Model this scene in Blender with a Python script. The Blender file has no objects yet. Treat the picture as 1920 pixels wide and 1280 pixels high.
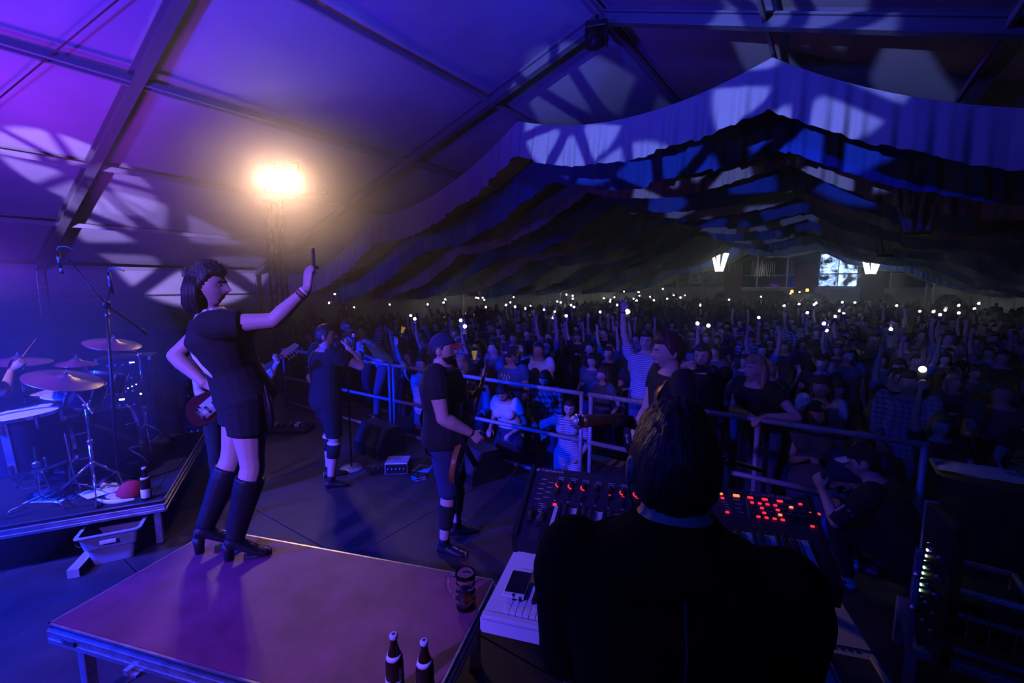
import bpy, bmesh, math, random
import numpy as np
from mathutils import Vector, Matrix, Euler, noise
R = math.radians
PI = math.pi
SC = bpy.context.scene
COL = SC.collection
V = Vector

# ------------------------------------------------------------------ camera
cam = bpy.data.cameras.new('camera')
cam.sensor_width = 36.0
cam.lens = 853.0 * 36.0 / 1920.0
cam.clip_start = 0.05
cam.clip_end = 300
camo = bpy.data.objects.new('camera', cam)
camo.location = (0, 0, 2.15)
camo.rotation_euler = (R(90 - 6.95), 0, R(35))
COL.objects.link(camo)
SC.camera = camo

# ------------------------------------------------------------------ view, world, light
SC.view_settings.view_transform = 'Standard'
SC.view_settings.look = 'None'
SC.view_settings.gamma = 1
SC.view_settings.use_curve_mapping = False
SC.view_settings.exposure = 0.0
SC.cycles.volume_bounces = 0
SC.cycles.max_bounces = 12
SC.cycles.diffuse_bounces = 0
SC.cycles.glossy_bounces = 2
SC.cycles.transmission_bounces = 12
SC.cycles.transparent_max_bounces = 12
SC.cycles.sample_clamp_indirect = 3.0
SC.cycles.use_denoising = True
wd = bpy.data.worlds.new('night'); SC.world = wd
wd.use_nodes = True
wd.node_tree.nodes['Background'].inputs[0].default_value = (0.10, 0.12, 1.0, 1)
wd.node_tree.nodes['Background'].inputs[1].default_value = 0.012

# thin stage haze fills the tent
wv = wd.node_tree.nodes.new('ShaderNodeVolumeScatter')
wv.inputs['Color'].default_value = (.9, .9, 1, 1); wv.inputs['Density'].default_value = 0.011; wv.inputs['Anisotropy'].default_value = 0.8
wd.node_tree.links.new(wv.outputs[0], wd.node_tree.nodes['World Output'].inputs['Volume'])

def aim(o, tgt):
    o.rotation_euler = (V(tgt) - o.location).to_track_quat('-Z', 'Y').to_euler()

def spot(name, loc, tgt, col, watt, size=60, blend=0.6, rad=0.06, gobo=None, roll=0.0):
    l = bpy.data.lights.new(name, 'SPOT')
    l.energy = watt; l.color = col; l.spot_size = R(size); l.spot_blend = blend; l.shadow_soft_size = rad
    o = bpy.data.objects.new(name, l); o.location = loc
    aim(o, tgt)
    if gobo:
        n_pet, hub, spoke, soft = gobo
        l.use_nodes = True
        nt = l.node_tree; N = nt.nodes; L = nt.links
        em = N['Emission']
        tc = N.new('ShaderNodeTexCoord'); sp = N.new('ShaderNodeSeparateXYZ')
        L.new(tc.outputs['Normal'], sp.inputs[0])
        def M(op, a, b=None, c=None):
            m = N.new('ShaderNodeMath'); m.operation = op
            for i, v in enumerate((a, b, c)):
                if v is None: continue
                if isinstance(v, (int, float)): m.inputs[i].default_value = v
                else: L.new(v, m.inputs[i])
            return m.outputs[0]
        t = math.tan(R(size) / 2)
        x = M('DIVIDE', M('DIVIDE', sp.outputs[0], sp.outputs[2]), t)
        y = M('DIVIDE', M('DIVIDE', sp.outputs[1], sp.outputs[2]), t)
        r = M('SQRT', M('ADD', M('MULTIPLY', x, x), M('MULTIPLY', y, y)))
        ph = M('ADD', M('ARCTAN2', y, x), roll)
        sd = M('MULTIPLY', M('ABSOLUTE', M('SINE', M('MULTIPLY', ph, n_pet / 2.0))), M('MULTIPLY', r, 2.0 / n_pet))
        def ss(v, e0, e1):
            m = N.new('ShaderNodeMapRange'); m.interpolation_type = 'SMOOTHSTEP'
            L.new(v, m.inputs[0]); m.inputs[1].default_value = e0; m.inputs[2].default_value = e1
            return m.outputs[0]
        k = M('MULTIPLY', ss(r, hub - soft, hub + soft), ss(sd, spoke - soft * .4, spoke + soft * .4))
        k = M('MULTIPLY', k, M('SUBTRACT', 1.0, ss(r, .95 - soft * 2, .95)))
        L.new(k, em.inputs['Strength'])
    COL.objects.link(o)
    return o

def point(name, loc, col, watt, rad=0.1):
    l = bpy.data.lights.new(name, 'POINT'); l.energy = watt; l.color = col; l.shadow_soft_size = rad
    o = bpy.data.objects.new(name, l); o.location = loc; COL.objects.link(o)
    return o

LAMP = V((-8.15, 4.48, 4.04))          # the pair of audience blinders on the mast at stage left
# warm blinder pair: towards the stage
for sx in (-.2, .2):
    spot('blinder_light', LAMP + V((.819 * sx + .06, .574 * sx - .03, -.01)), (-0.9, 0.4, 1.4), (1.0, 0.56, 0.34), 220, 60, 1.0, 0.14)
# magenta, violet and blue washes from the left and the rear of the stage
spot('magenta_roof', (-8.6, 0.6, 2.2), (-8.0, 3.8, 6.0), (0.36, 0.02, 1.0), 260, 140, 1.0, 0.3)
spot('violet_roof', (-6.5, -3.2, 1.2), (-11.2, 1.4, 4.4), (0.10, 0.03, 1.0), 2200, 90, 1.0, 0.3)
spot('blue_roof', (-3.0, -3.4, 1.4), (-4.8, 1.6, 6.2), (0.03, 0.017, 1.0), 4200, 70, 1.0, 0.2)
spot('blue_floor', (-5.2, -2.2, 2.6), (-5.0, 0.9, 0.3), (0.0, 0.02, 1.0), 6500, 85, 1.0, 0.15)
spot('lavender_key', (-1.7, -2.9, 3.4), (-2.6, 1.7, 0.55), (0.15, 0.075, 1.0), 2200, 58, 1.0, 0.10)
spot('drum_spot', (-4.6, -2.4, 4.6), (-5.4, 0.9, 0.9), (0.28, 0.17, 1.0), 2200, 34, 1.0, 0.06)
spot('blue_front', (-4.2, -3.6, 4.8), (-0.8, 3.7, 0.5), (0.01, 0.035, 1.0), 700, 40, 1.0, 0.12)
spot('blue_fill', (1.2, -3.8, 5.2), (-0.2, 2.2, 0.0), (0.002, 0.04, 1.0), 700, 56, 1.0, 0.3)  # unseen fill added to lift the blacks on the right to navy
spot('drape_wash', (-2.0, 2.9, 5.35), (-1.7, 8.35, 5.75), (0.032, 0.042, 1.0), 520, 110, 1.0, 0.08)
# gobo projectors
GC = (0.22, 0.27, 1.0)
GB = (7, .30, .085, .055)
spot('gobo_peak', (-3.2, -2.0, 4.0), (-0.55, 8.35, 5.25), GC, 3600, 15, 0.0, 0.03, GB, 0.2)
spot('gobo_hall', (-3.2, -2.0, 2.0), (-3.0, 13.0, 4.35), GC, 3200, 13, 0.0, 0.03, GB, 0.5)
spot('gobo_left_drape', (-3.0, -2.0, 4.0), (-4.4, 8.35, 5.45), GC, 3200, 13, 0.0, 0.03, GB, 0.7)
spot('gobo_roof_far', (-4.5, -2.5, 2.2), (-10.7, 2.25, 4.05), (.42, .27, 1), 6000, 11, 0.0, 0.05, (8, .26, .075, .03), 0.4)
spot('gobo_roof_near', (-4.5, -2.5, 2.2), (-13.6, 4.5, 3.05), (.42, .30, 1), 11000, 15.5, 0.0, 0.06, (8, .30, .09, .05), 0.0)

# ------------------------------------------------------------------ materials
MATS = {}
def mat(name, col, rough=0.6, metal=0.0, emit=None, es=0.0, bump=0.0, bscale=60, var=0.0, vscale=8, spec=None, trans=0.0, ior=1.45, alpha=1.0, pattern=None, sheen=0.0, stretch=None):
    if name in MATS: return MATS[name]
    m = bpy.data.materials.new(name); m.use_nodes = True
    nt = m.node_tree; N = nt.nodes; L = nt.links
    b = N['Principled BSDF']
    b.inputs['Base Color'].default_value = (*col, 1)
    b.inputs['Roughness'].default_value = rough
    b.inputs['Metallic'].default_value = metal
    b.inputs['IOR'].default_value = ior
    if spec is not None: b.inputs['Specular IOR Level'].default_value = spec
    b.inputs['Transmission Weight'].default_value = trans
    b.inputs['Alpha'].default_value = alpha
    if emit:
        b.inputs['Emission Color'].default_value = (*emit, 1)
        b.inputs['Emission Strength'].default_value = es
    tc = N.new('ShaderNodeTexCoord')
    vec = tc.outputs['Object']
    if stretch:
        mp = N.new('ShaderNodeMapping'); mp.inputs['Scale'].default_value = stretch
        L.new(vec, mp.inputs[0]); vec = mp.outputs[0]
    base = None
    if pattern:
        kind, c2, sx, sy = pattern
        sep = N.new('ShaderNodeSeparateXYZ'); L.new(tc.outputs['Object'], sep.inputs[0])
        def wave(o, s):
            a = N.new('ShaderNodeMath'); a.operation = 'MULTIPLY'; L.new(o, a.inputs[0]); a.inputs[1].default_value = s
            f = N.new('ShaderNodeMath'); f.operation = 'FRACT'; L.new(a.outputs[0], f.inputs[0])
            g = N.new('ShaderNodeMath'); g.operation = 'GREATER_THAN'; L.new(f.outputs[0], g.inputs[0]); g.inputs[1].default_value = 0.5
            return g.outputs[0]
        add = N.new('ShaderNodeMath'); add.operation = 'ADD'
        if kind == 'plaid':
            d = N.new('ShaderNodeMath'); d.operation = 'ADD'; L.new(sep.outputs[0], d.inputs[0]); L.new(sep.outputs[1], d.inputs[1])
            L.new(wave(d.outputs[0], sx), add.inputs[0]); L.new(wave(sep.outputs[2], sy), add.inputs[1])
        else:
            L.new(wave(sep.outputs[2], sy), add.inputs[0]); add.inputs[1].default_value = 0
        hf = N.new('ShaderNodeMath'); hf.operation = 'MULTIPLY'; L.new(add.outputs[0], hf.inputs[0]); hf.inputs[1].default_value = 0.5 if kind == 'plaid' else 1.0
        mx = N.new('ShaderNodeMixRGB'); L.new(hf.outputs[0], mx.inputs[0])
        mx.inputs[1].default_value = (*col, 1); mx.inputs[2].default_value = (*c2, 1)
        L.new(mx.outputs[0], b.inputs['Base Color']); base = mx.outputs[0]
    if var > 0:
        nz = N.new('ShaderNodeTexNoise'); nz.inputs['Scale'].default_value = vscale; nz.inputs['Detail'].default_value = 6
        L.new(vec, nz.inputs['Vector'])
        rp = N.new('ShaderNodeMapRange'); L.new(nz.outputs[0], rp.inputs[0])
        rp.inputs[1].default_value = .3; rp.inputs[2].default_value = .7
        rp.inputs[3].default_value = 1 - var; rp.inputs[4].default_value = 1 + var
        hs = N.new('ShaderNodeHueSaturation'); L.new(rp.outputs[0], hs.inputs['Value'])
        if base is not None: L.new(base, hs.inputs['Color'])
        else: hs.inputs['Color'].default_value = (*col, 1)
        L.new(hs.outputs[0], b.inputs['Base Color'])
    if bump > 0:
        n2 = N.new('ShaderNodeTexNoise'); n2.inputs['Scale'].default_value = bscale; n2.inputs['Detail'].default_value = 4
        L.new(vec, n2.inputs['Vector'])
        bp = N.new('ShaderNodeBump'); bp.inputs['Strength'].default_value = bump; bp.inputs['Distance'].default_value = 0.01
        L.new(n2.outputs[0], bp.inputs['Height']); L.new(bp.outputs[0], b.inputs['Normal'])
    MATS[name] = m
    return m

SKIN = mat('skin', (.62, .40, .31), .55, bump=.15, bscale=120)
HAIRD = mat('dark_hair', (.025, .016, .012), .45, bump=.8, bscale=90, stretch=(1, 1, .15))
HAIRB = mat('blonde_hair', (.55, .40, .20), .45, var=.35, vscale=40, bump=.8, bscale=90, stretch=(1, 1, .1))
HAIRR = mat('brown_hair', (.10, .05, .03), .5, bump=.8, bscale=80, stretch=(1, 1, .2))
BLACKC = mat('black_cloth', (.012, .012, .015), .9, bump=.4, bscale=70)
NAVYC = mat('navy_cloth', (.02, .03, .09), .9, bump=.4, bscale=60)
DENIM = mat('denim', (.06, .09, .20), .85, bump=.4, bscale=120)
WHITEC = mat('white_cloth', (.78, .77, .76), .85, bump=.4, bscale=60)
LBLUEC = mat('light_blue_cloth', (.42, .52, .70), .85, bump=.5, bscale=40)
TEALC = mat('blue_tee_cloth', (.05, .14, .38), .9, bump=.4, bscale=60)
GREYC = mat('grey_cloth', (.12, .12, .13), .9, bump=.4, bscale=60)
REDC = mat('red_cloth', (.45, .03, .04), .8, bump=.3, bscale=80)
PINKC = mat('pink_cloth', (.60, .25, .35), .85, bump=.4, bscale=60)
PLAIDC = mat('plaid_cloth', (.50, .50, .55), .85, pattern=('plaid', (.03, .03, .06), 14, 14))
CHECKC = mat('check_cloth', (.60, .60, .70), .85, pattern=('plaid', (.22, .10, .25), 50, 50))
STRIPEC = mat('stripe_cloth', (.62, .62, .70), .85, pattern=('stripe', (.14, .14, .22), 45, 45))
LEATHER = mat('black_leather', (.010, .010, .012), .5, bump=.2, bscale=80)
RUBBER = mat('black_rubber', (.012, .012, .012), .7)
CHROME = mat('chrome', (.85, .85, .88), .15, 1.0)
ALU = mat('aluminium', (.62, .62, .64), .38, 1.0, var=.25, vscale=14, bump=.1, bscale=200)
STEELP = mat('galvanised_steel', (.45, .46, .50), .45, .6, var=.2, vscale=20)
BLACKM = mat('black_metal', (.015, .015, .017), .4, .3)
BLACKP = mat('black_plastic', (.014, .014, .016), .42)
WHITEP = mat('white_plastic', (.75, .75, .77), .4, bump=.03, bscale=300)
PVC = mat('tent_fabric', (.72, .72, .74), .65, bump=.25, bscale=2.5, var=.06, vscale=1.5)
DRAPEW = mat('white_drape', (.70, .69, .72), .9, bump=.3, bscale=30)
DRAPEB = mat('blue_drape', (.02, .10, .60), .9, bump=.3, bscale=30)
WOODP = mat('phenolic_plywood', (.20, .042, .085), .38, bump=.25, bscale=300, var=.35, vscale=5)
DECK = mat('stage_deck', (.055, .04, .035), .45, bump=.25, bscale=250, var=.3, vscale=4)
CARPET = mat('black_carpet', (.02, .02, .022), 1.0, bump=1.0, bscale=400)
PAPER = mat('paper', (.80, .80, .82), .7)
INK = mat('ink', (.03, .03, .04), .7)
GOLD = mat('gold_strap', (.34, .20, .06), .35, .6)
WOODG = mat('guitar_lacquer', (.28, .12, .03), .25, var=.3, vscale=12)
MAPLE = mat('maple', (.55, .35, .17), .35, var=.15, vscale=10)
SHELL = mat('drum_shell', (.02, .02, .05), .18, .1)
SKIND = mat('drum_head', (.70, .70, .72), .55, bump=.1, bscale=200)
BRONZE = mat('cymbal_bronze', (.62, .50, .38), .28, 1.0, bump=.2, bscale=120)
LEDR = mat('red_led', (.2, .01, .01), .4, emit=(1.0, .03, .06), es=1.1)
LEDO = mat('orange_led', (.3, .1, .02), .4, emit=(1.0, .16, .05), es=2.2)
LEDG = mat('green_led', (.05, .3, .1), .4, emit=(.5, 1.0, .55), es=5.0)
LEDW = mat('white_led', (.5, .5, .6), .4, emit=(.75, .75, 1.0), es=3.0)
PRINT = mat('white_print', (.60, .60, .68), .6)
GLASS = mat('clear_glass', (1, 1, 1), .03, trans=1.0, ior=1.45)
BEER = mat('beer', (.85, .50, .08), .05, trans=.85, ior=1.33)
BROWNG = mat('brown_glass', (.035, .015, .006), .08)
TORCH = mat('phone_torch', (1, 1, 1), .3, emit=(.92, .97, 1.0), es=60.0)
TORCHW = mat('phone_torch_warm', (1, 1, 1), .3, emit=(1.0, .85, .62), es=50.0)
BLIND = mat('blinder_lens', (1, 1, 1), .3, emit=(1.0, .80, .48), es=22.0)
TUBE = mat('lit_tube', (1, 1, 1), .3, emit=(.95, 1.0, .86), es=4.0)
for _m in (TORCH, TORCHW, BLIND, TUBE, LEDR, LEDO, LEDG, LEDW): _m.cycles.emission_sampling = 'NONE'
EYEW = mat('eye', (.45, .45, .45), .2)
LIP = mat('lip', (.35, .12, .12), .5)

# ------------------------------------------------------------------ mesh builder
class MB:
    def __init__(s): s.bm = bmesh.new()
    def _xf(s, vs, M):
        for v in vs: v.co = M @ v.co
    def box(s, c, size, rot=None, bev=0.0):
        r = bmesh.ops.create_cube(s.bm, size=1.0)
        vs = r['verts']
        M = Matrix.Translation(V(c)) @ (Euler(rot).to_matrix().to_4x4() if rot else Matrix()) @ Matrix.Diagonal((*size, 1))
        s._xf(vs, M)
        if bev:
            es = list({e for v in vs for e in v.link_edges})
            bmesh.ops.bevel(s.bm, geom=es, offset=bev, segments=2, affect='EDGES', profile=.5)
        return s
    def rings(s, rg, n=12, cap=True, close=False):
        """rg: list of (centre, axis_a, axis_b)"""
        prev = None; first = None
        for c, a, b in rg:
            cur = [s.bm.verts.new(c + a * math.cos(2 * PI * i / n) + b * math.sin(2 * PI * i / n)) for i in range(n)]
            if prev:
                for i in range(n):
                    s.bm.faces.new((prev[i], prev[(i + 1) % n], cur[(i + 1) % n], cur[i]))
            else: first = cur
            prev = cur
        if close:
            for i in range(n): s.bm.faces.new((prev[i], prev[(i + 1) % n], first[(i + 1) % n], first[i]))
        elif cap:
            s.bm.faces.new(list(reversed(first))); s.bm.faces.new(prev)
        return s
    def tube(s, pts, rad, n=8, dome=False, flat=1.0, up=None, cap=True):
        pts = [V(p) for p in pts]
        if not isinstance(rad, (list, tuple)): rad = [rad] * len(pts)
        rg = []
        ref = V(up) if up else None
        for i, p in enumerate(pts):
            if i == 0: t = pts[1] - p
            elif i == len(pts) - 1: t = p - pts[i - 1]
            else: t = (p - pts[i - 1]).normalized() + (pts[i + 1] - p).normalized()
            if t.length < 1e-9: t = pts[-1] - pts[0]
            t.normalize()
            if ref is None: ref = V((0, 0, 1)) if abs(t.z) < .9 else V((1, 0, 0))
            a = ref - t * ref.dot(t)
            if a.length < 1e-5: a = t.orthogonal()
            a.normalize(); b = t.cross(a)
            if up is None: ref = a
            r = rad[i]
            if dome and i == 0:
                rg.append((p - t * r * .85, a * r * .45, b * r * .45 * flat)); rg.append((p - t * r * .5, a * r * .82, b * r * .82 * flat))
            rg.append((p, a * r, b * r * flat))
            if dome and i == len(pts) - 1:
                rg.append((p + t * r * .5, a * r * .82, b * r * .82 * flat)); rg.append((p + t * r * .85, a * r * .45, b * r * .45 * flat))
        return s.rings(rg, n, cap)
    def cyl(s, p0, p1, r0, r1=None, n=16, cap=True):
        return s.tube([p0, p1], [r0, r0 if r1 is None else r1], n, cap=cap)
    def lathe(s, prof, c=(0, 0, 0), n=24, axis=(0, 0, 1)):
        q = V((0, 0, 1)).rotation_difference(V(axis))
        c = V(c); ex = q @ V((1, 0, 0)); ey = q @ V((0, 1, 0)); ez = q @ V((0, 0, 1))
        rg = [(c + ez * z, ex * max(r, 1e-4), ey * max(r, 1e-4)) for r, z in prof]
        return s.rings(rg, n, True)
    def ball(s, c, r, sub=2, sc=(1, 1, 1), rot=None):
        x = bmesh.ops.create_icosphere(s.bm, subdivisions=sub, radius=1.0)
        M = Matrix.Translation(V(c)) @ (Euler(rot).to_matrix().to_4x4() if rot else Matrix()) @ Matrix.Diagonal((r * sc[0], r * sc[1], r * sc[2], 1))
        s._xf(x['verts'], M)
        return s
    def poly(s, pts, depth, M=None):
        """prism from an outline in xy, extruded depth in z"""
        M = M or Matrix()
        lo = [s.bm.verts.new(M @ V((p[0], p[1], 0))) for p in pts]
        hi = [s.bm.verts.new(M @ V((p[0], p[1], depth))) for p in pts]
        s.bm.faces.new(list(reversed(lo))); s.bm.faces.new(hi)
        n = len(pts)
        for i in range(n): s.bm.faces.new((lo[i], lo[(i + 1) % n], hi[(i + 1) % n], hi[i]))
        return s
    def torus(s, c, R0, r, axis=(0, 0, 1), n=32, m=8, a0=0, a1=2 * PI):
        q = V((0, 0, 1)).rotation_difference(V(axis)); c = V(c)
        full = abs(a1 - a0 - 2 * PI) < 1e-4
        pts = []
        k = n if full else n + 1
        rg = []
        for i in range(k):
            a = a0 + (a1 - a0) * i / n
            d = q @ V((math.cos(a), math.sin(a), 0))
            rg.append((c + d * R0, d * r, (q @ V((0, 0, 1))) * r))
        return s.rings(rg, m, not full, full)
    def sheet(s, f, nu, nv):
        g = [[s.bm.verts.new(f(i / nu, j / nv)) for j in range(nv + 1)] for i in range(nu + 1)]
        for i in range(nu):
            for j in range(nv): s.bm.faces.new((g[i][j], g[i + 1][j], g[i + 1][j + 1], g[i][j + 1]))
        return s
    def mesh(s, name, m=None, smooth=False, fix=True):
        if fix: bmesh.ops.recalc_face_normals(s.bm, faces=s.bm.faces)
        me = bpy.data.meshes.new(name); s.bm.to_mesh(me); s.bm.free()
        if m: me.materials.append(m)
        if smooth: me.polygons.foreach_set('use_smooth', [True] * len(me.polygons))
        return me
    def done(s, name, m, parent=None, smooth=False, fix=True):
        return obj(name, s.mesh(name, m, smooth, fix), parent)

def obj(name, me, parent=None, loc=None, rot=None):
    o = bpy.data.objects.new(name, me); COL.objects.link(o)
    if parent: o.parent = parent
    if loc is not None: o.location = loc
    if rot is not None: o.rotation_euler = rot
    return o
def auto_smooth(o, ang=40):
    me = o.data
    me.polygons.foreach_set('use_smooth', [True] * len(me.polygons))
    me.set_sharp_from_angle(angle=R(ang))
    return o
def tag(o, label=None, cat=None, group=None, kind=None):
    if label: o['label'] = label
    if cat: o['category'] = cat
    if group: o['group'] = group
    if kind: o['kind'] = kind
    return o
def thing(name, label, cat, loc=(0, 0, 0), rotz=0.0, group=None, rot=None):
    o = bpy.data.objects.new(name, None); COL.objects.link(o)
    o.location = loc; o.rotation_euler = rot if rot else (0, 0, rotz)
    o.empty_display_size = .1
    return tag(o, label, cat, group)
def dup(root, loc, rot=None, label=None, group=None):
    r = root.copy(); COL.objects.link(r); r.location = loc
    if rot is not None: r.rotation_euler = rot
    if label: r['label'] = label
    if group: r['group'] = group
    for ch in list(root.children):
        c = ch.copy(); COL.objects.link(c); c.parent = r
        for g in list(ch.children):
            d = g.copy(); COL.objects.link(d); d.parent = c
    return r
def text(name, body, size, m, parent, loc, rot, align='CENTER', sx=1.0, ext=.0006):
    cu = bpy.data.curves.new(name, 'FONT'); cu.body = body; cu.size = size; cu.align_x = align; cu.align_y = 'CENTER'; cu.extrude = ext
    cu.materials.append(m)
    tmp = bpy.data.objects.new(name, cu); COL.objects.link(tmp)
    dg = bpy.context.evaluated_depsgraph_get(); dg.update()
    me = bpy.data.meshes.new_from_object(tmp.evaluated_get(dg)); bpy.data.objects.remove(tmp); bpy.data.curves.remove(cu)
    me.name = name
    if not me.materials: me.materials.append(m)
    o = bpy.data.objects.new(name, me); COL.objects.link(o); o.parent = parent; o.location = loc; o.rotation_euler = rot; o.scale = (sx, 1, 1)
    return o
# ------------------------------------------------------------------ the setting
RU, RZ, DU, DZ = -3.35, 6.48, 2.35, 0.776          # ridge, spacing of the purlins, drop per purlin
GZ = -0.6                                         # the hall floor; the stage floor is z = 0
V0, V1 = -7.6, 47.0
def roof_z(u): return RZ - abs(u - RU) * DZ / DU
BAYS = [-7.6, -2.45, 2.45, 7.35, 12.3, 17.25, 22.2, 27.15, 32.1, 37.05, 42.0, V1]

FRAME = mat('roof_frame', (.50, .50, .52), .55, .1)
RAFT = mat('rafter_metal', (.24, .24, .26), .5, .2)
ceil = bpy.data.objects.new('ceiling', None); COL.objects.link(ceil); ceil['kind'] = 'structure'
for i in range(len(BAYS) - 1):
    for s in (-1, 1):
        a, b = BAYS[i], BAYS[i + 1]
        def f(x, y, s=s, a=a, b=b):
            u = RU + s * (0.02 + x * DU * 5)
            sag = 0.10 * math.sin(PI * y) * (0.4 + .6 * abs(math.sin(PI * x * 5)))
            return V((u, a + (b - a) * y, roof_z(u) + 0.16 - sag))
        MB().sheet(f, 20, 8).done('roof_panel', PVC, ceil, True)
for v in BAYS:
    for s in (-1, 1):
        L = DU * 5; sl = math.atan2(DZ * s, DU) ; ln = math.hypot(DU * 5, DZ * 5)
        m = MB()
        c = V((RU + s * L / 2, v, roof_z(RU + s * L / 2) - .02))
        for dz, w, h in ((.085, .14, .03), (-.085, .14, .03), (0, .035, .16)):
            m.box(c + V((0, 0, dz)), (ln, w, h), (0, sl, 0))
        m.done('rafter', RAFT, ceil)
        MB().box((RU + s * L, v, (roof_z(RU + s * L) + GZ) / 2), (.14, .14, roof_z(RU + s * L) - GZ), None, .01).done('eave_post', ALU, ceil)
for k in range(-5, 6):
    u = RU + k * DU
    for d in ((-.09, .09) if k in (-2,) else (0,)):
        m = MB()
        m.box((u + d, (V0 + V1) / 2, roof_z(u) + .0), (.055, V1 - V0, .09), None, .008)
        m.done('purlin', FRAME, ceil)
# wind bracing cables under the roof
def cable(m, p0, p1, r=.012): m.cyl(p0, p1, r, r, 6)
m = MB(); cable(m, (-5.65, 2.30, roof_z(-5.65) - .06), (-12.7, .17, roof_z(-12.7) - .06), .009); m.done('bracing_cable', BLACKM, ceil)

def side_wall(name, u):
    w = bpy.data.objects.new(name, None); COL.objects.link(w); w['kind'] = 'structure'
    for i in range(len(BAYS) - 1):
        a, b = BAYS[i], BAYS[i + 1]
        MB().sheet(lambda x, y: V((u + .02 * math.sin(x * 37 + y * 5), a + (b - a) * x, GZ + y * (roof_z(u) - GZ))), 8, 4).done('wall_panel', PVC, w, True)
        for z in (.75, 1.9):
            MB().box((u + (.06 if u < 0 else -.06), (a + b) / 2, z), (.05, b - a, .05)).done('wall_rail', ALU, w)
    return w
side_wall('wall_left', RU - 5 * DU); side_wall('wall_right', RU + 5 * DU)

# far gable: white lower wall with arched windows, glazed gable above
wf = bpy.data.objects.new('wall_back', None); COL.objects.link(wf); wf['kind'] = 'structure'
UL, UR = RU - 5 * DU, RU + 5 * DU
FW = mat('far_wall_sheet', (.62, .62, .64), .7, bump=.3, bscale=3, var=.15, vscale=2)
m = MB()
for i in range(5):
    m2 = MB(); a = UL + (UR - UL) * i / 5
    m2.box((a + 2.35, V1, (GZ + 1.95) / 2), (4.66, .06, 1.95 - GZ), None, .01); m2.done('wall_panel', FW, wf)
m.box(((UL + UR) / 2, V1 - .05, 2.0), (UR - UL, .14, .1)); m.box(((UL + UR) / 2, V1 - .05, 3.1), (UR - UL, .1, .05))
for i in range(11): 
    u = UL + (UR - UL) * i / 10; zt = roof_z(u)
    m.box((u, V1 - .05, (2.0 + zt) / 2), (.10, .12, max(.1, zt - 2.0)))
m.done('gable_frame', ALU, wf)
NIGHT = mat('night_pane', (.004, .005, .012), .06)
for i in range(10):
    a = UL + (UR - UL) * i / 10; b = UL + (UR - UL) * (i + 1) / 10
    m = MB(); za, zb = roof_z(a) - .1, roof_z(b) - .1
    m.poly([(a, 2.02), (b, 2.02), (b, max(2.1, zb)), (a, max(2.1, za))], .02, Matrix.Translation((0, V1 + .02, 0)) @ Matrix.Rotation(PI / 2, 4, 'X'))
    m.done('pane', NIGHT, wf)
ARCHM = mat('arch_window_film', (.01, .012, .02), .12)
for i, u in enumerate((-13.2, -8.6, -3.6, -1.0, 3.4, 7.2)):
    w = thing('window_%d' % (i + 1), None, None, (u, V1 - .05, GZ)); w['kind'] = 'structure'
    pts = [(-.8, .9)] + [(.8 * math.cos(PI - PI * k / 14), 1.35 + .8 * math.sin(PI * k / 14)) for k in range(15)] + [(.8, .9)]
    MB().poly(pts, .02, Matrix.Rotation(PI / 2, 4, 'X')).done('pane', ARCHM, w)
    m = MB()
    for k in range(1, 6): 
        a = PI * k / 6; m.cyl((0, -.03, 1.35), (.8 * math.cos(a), -.03, 1.35 + .8 * math.sin(a)), .02, .02, 6)
    m.torus((0, -.03, 1.35), .8, .025, (0, 1, 0), 24, 6, 0, 2 * PI); m.box((0, -.03, 1.0), (1.6, .03, .03))
    m.done('window_frame', STEELP, w)
# the lit glitter pane and tinsel curtains in the far gable
GLIT = mat('lit_blue_window', (.05, .08, .2), .2)
nt = GLIT.node_tree; N = nt.nodes; L = nt.links
tc = N.new('ShaderNodeTexCoord'); vo = N.new('ShaderNodeTexVoronoi'); vo.inputs['Scale'].default_value = 16
nz = N.new('ShaderNodeTexNoise'); nz.inputs['Scale'].default_value = 1.6
L.new(tc.outputs['Object'], vo.inputs['Vector']); L.new(tc.outputs['Object'], nz.inputs['Vector'])
rp = N.new('ShaderNodeMapRange'); L.new(vo.outputs['Distance'], rp.inputs[0]); rp.inputs[1].default_value = .25; rp.inputs[2].default_value = .6; rp.inputs[3].default_value = .0; rp.inputs[4].default_value = 1
rq = N.new('ShaderNodeMapRange'); L.new(nz.outputs[0], rq.inputs[0]); rq.inputs[1].default_value = .40; rq.inputs[2].default_value = .66; rq.inputs[4].default_value = 7.0
mu = N.new('ShaderNodeMath'); mu.operation = 'MULTIPLY'; L.new(rp.outputs[0], mu.inputs[0]); L.new(rq.outputs[0], mu.inputs[1])
L.new(mu.outputs[0], N['Principled BSDF'].inputs['Emission Strength']); N['Principled BSDF'].inputs['Emission Color'].default_value = (.35, .55, 1.0, 1)
GLIT.cycles.emission_sampling = 'NONE'
w = bpy.data.objects.new('window_7', None); COL.objects.link(w); w['kind'] = 'structure'
for a in (-.36, .94):
    for z in (2.62, 4.0):
        h = .95 if z < 3 else 1.6
        MB().box((a, V1 - .14, z), (1.24, .02, h)).done('lit_pane', GLIT, w)
TINS = mat('tinsel', (.55, .52, .40), .3, .8)
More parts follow.
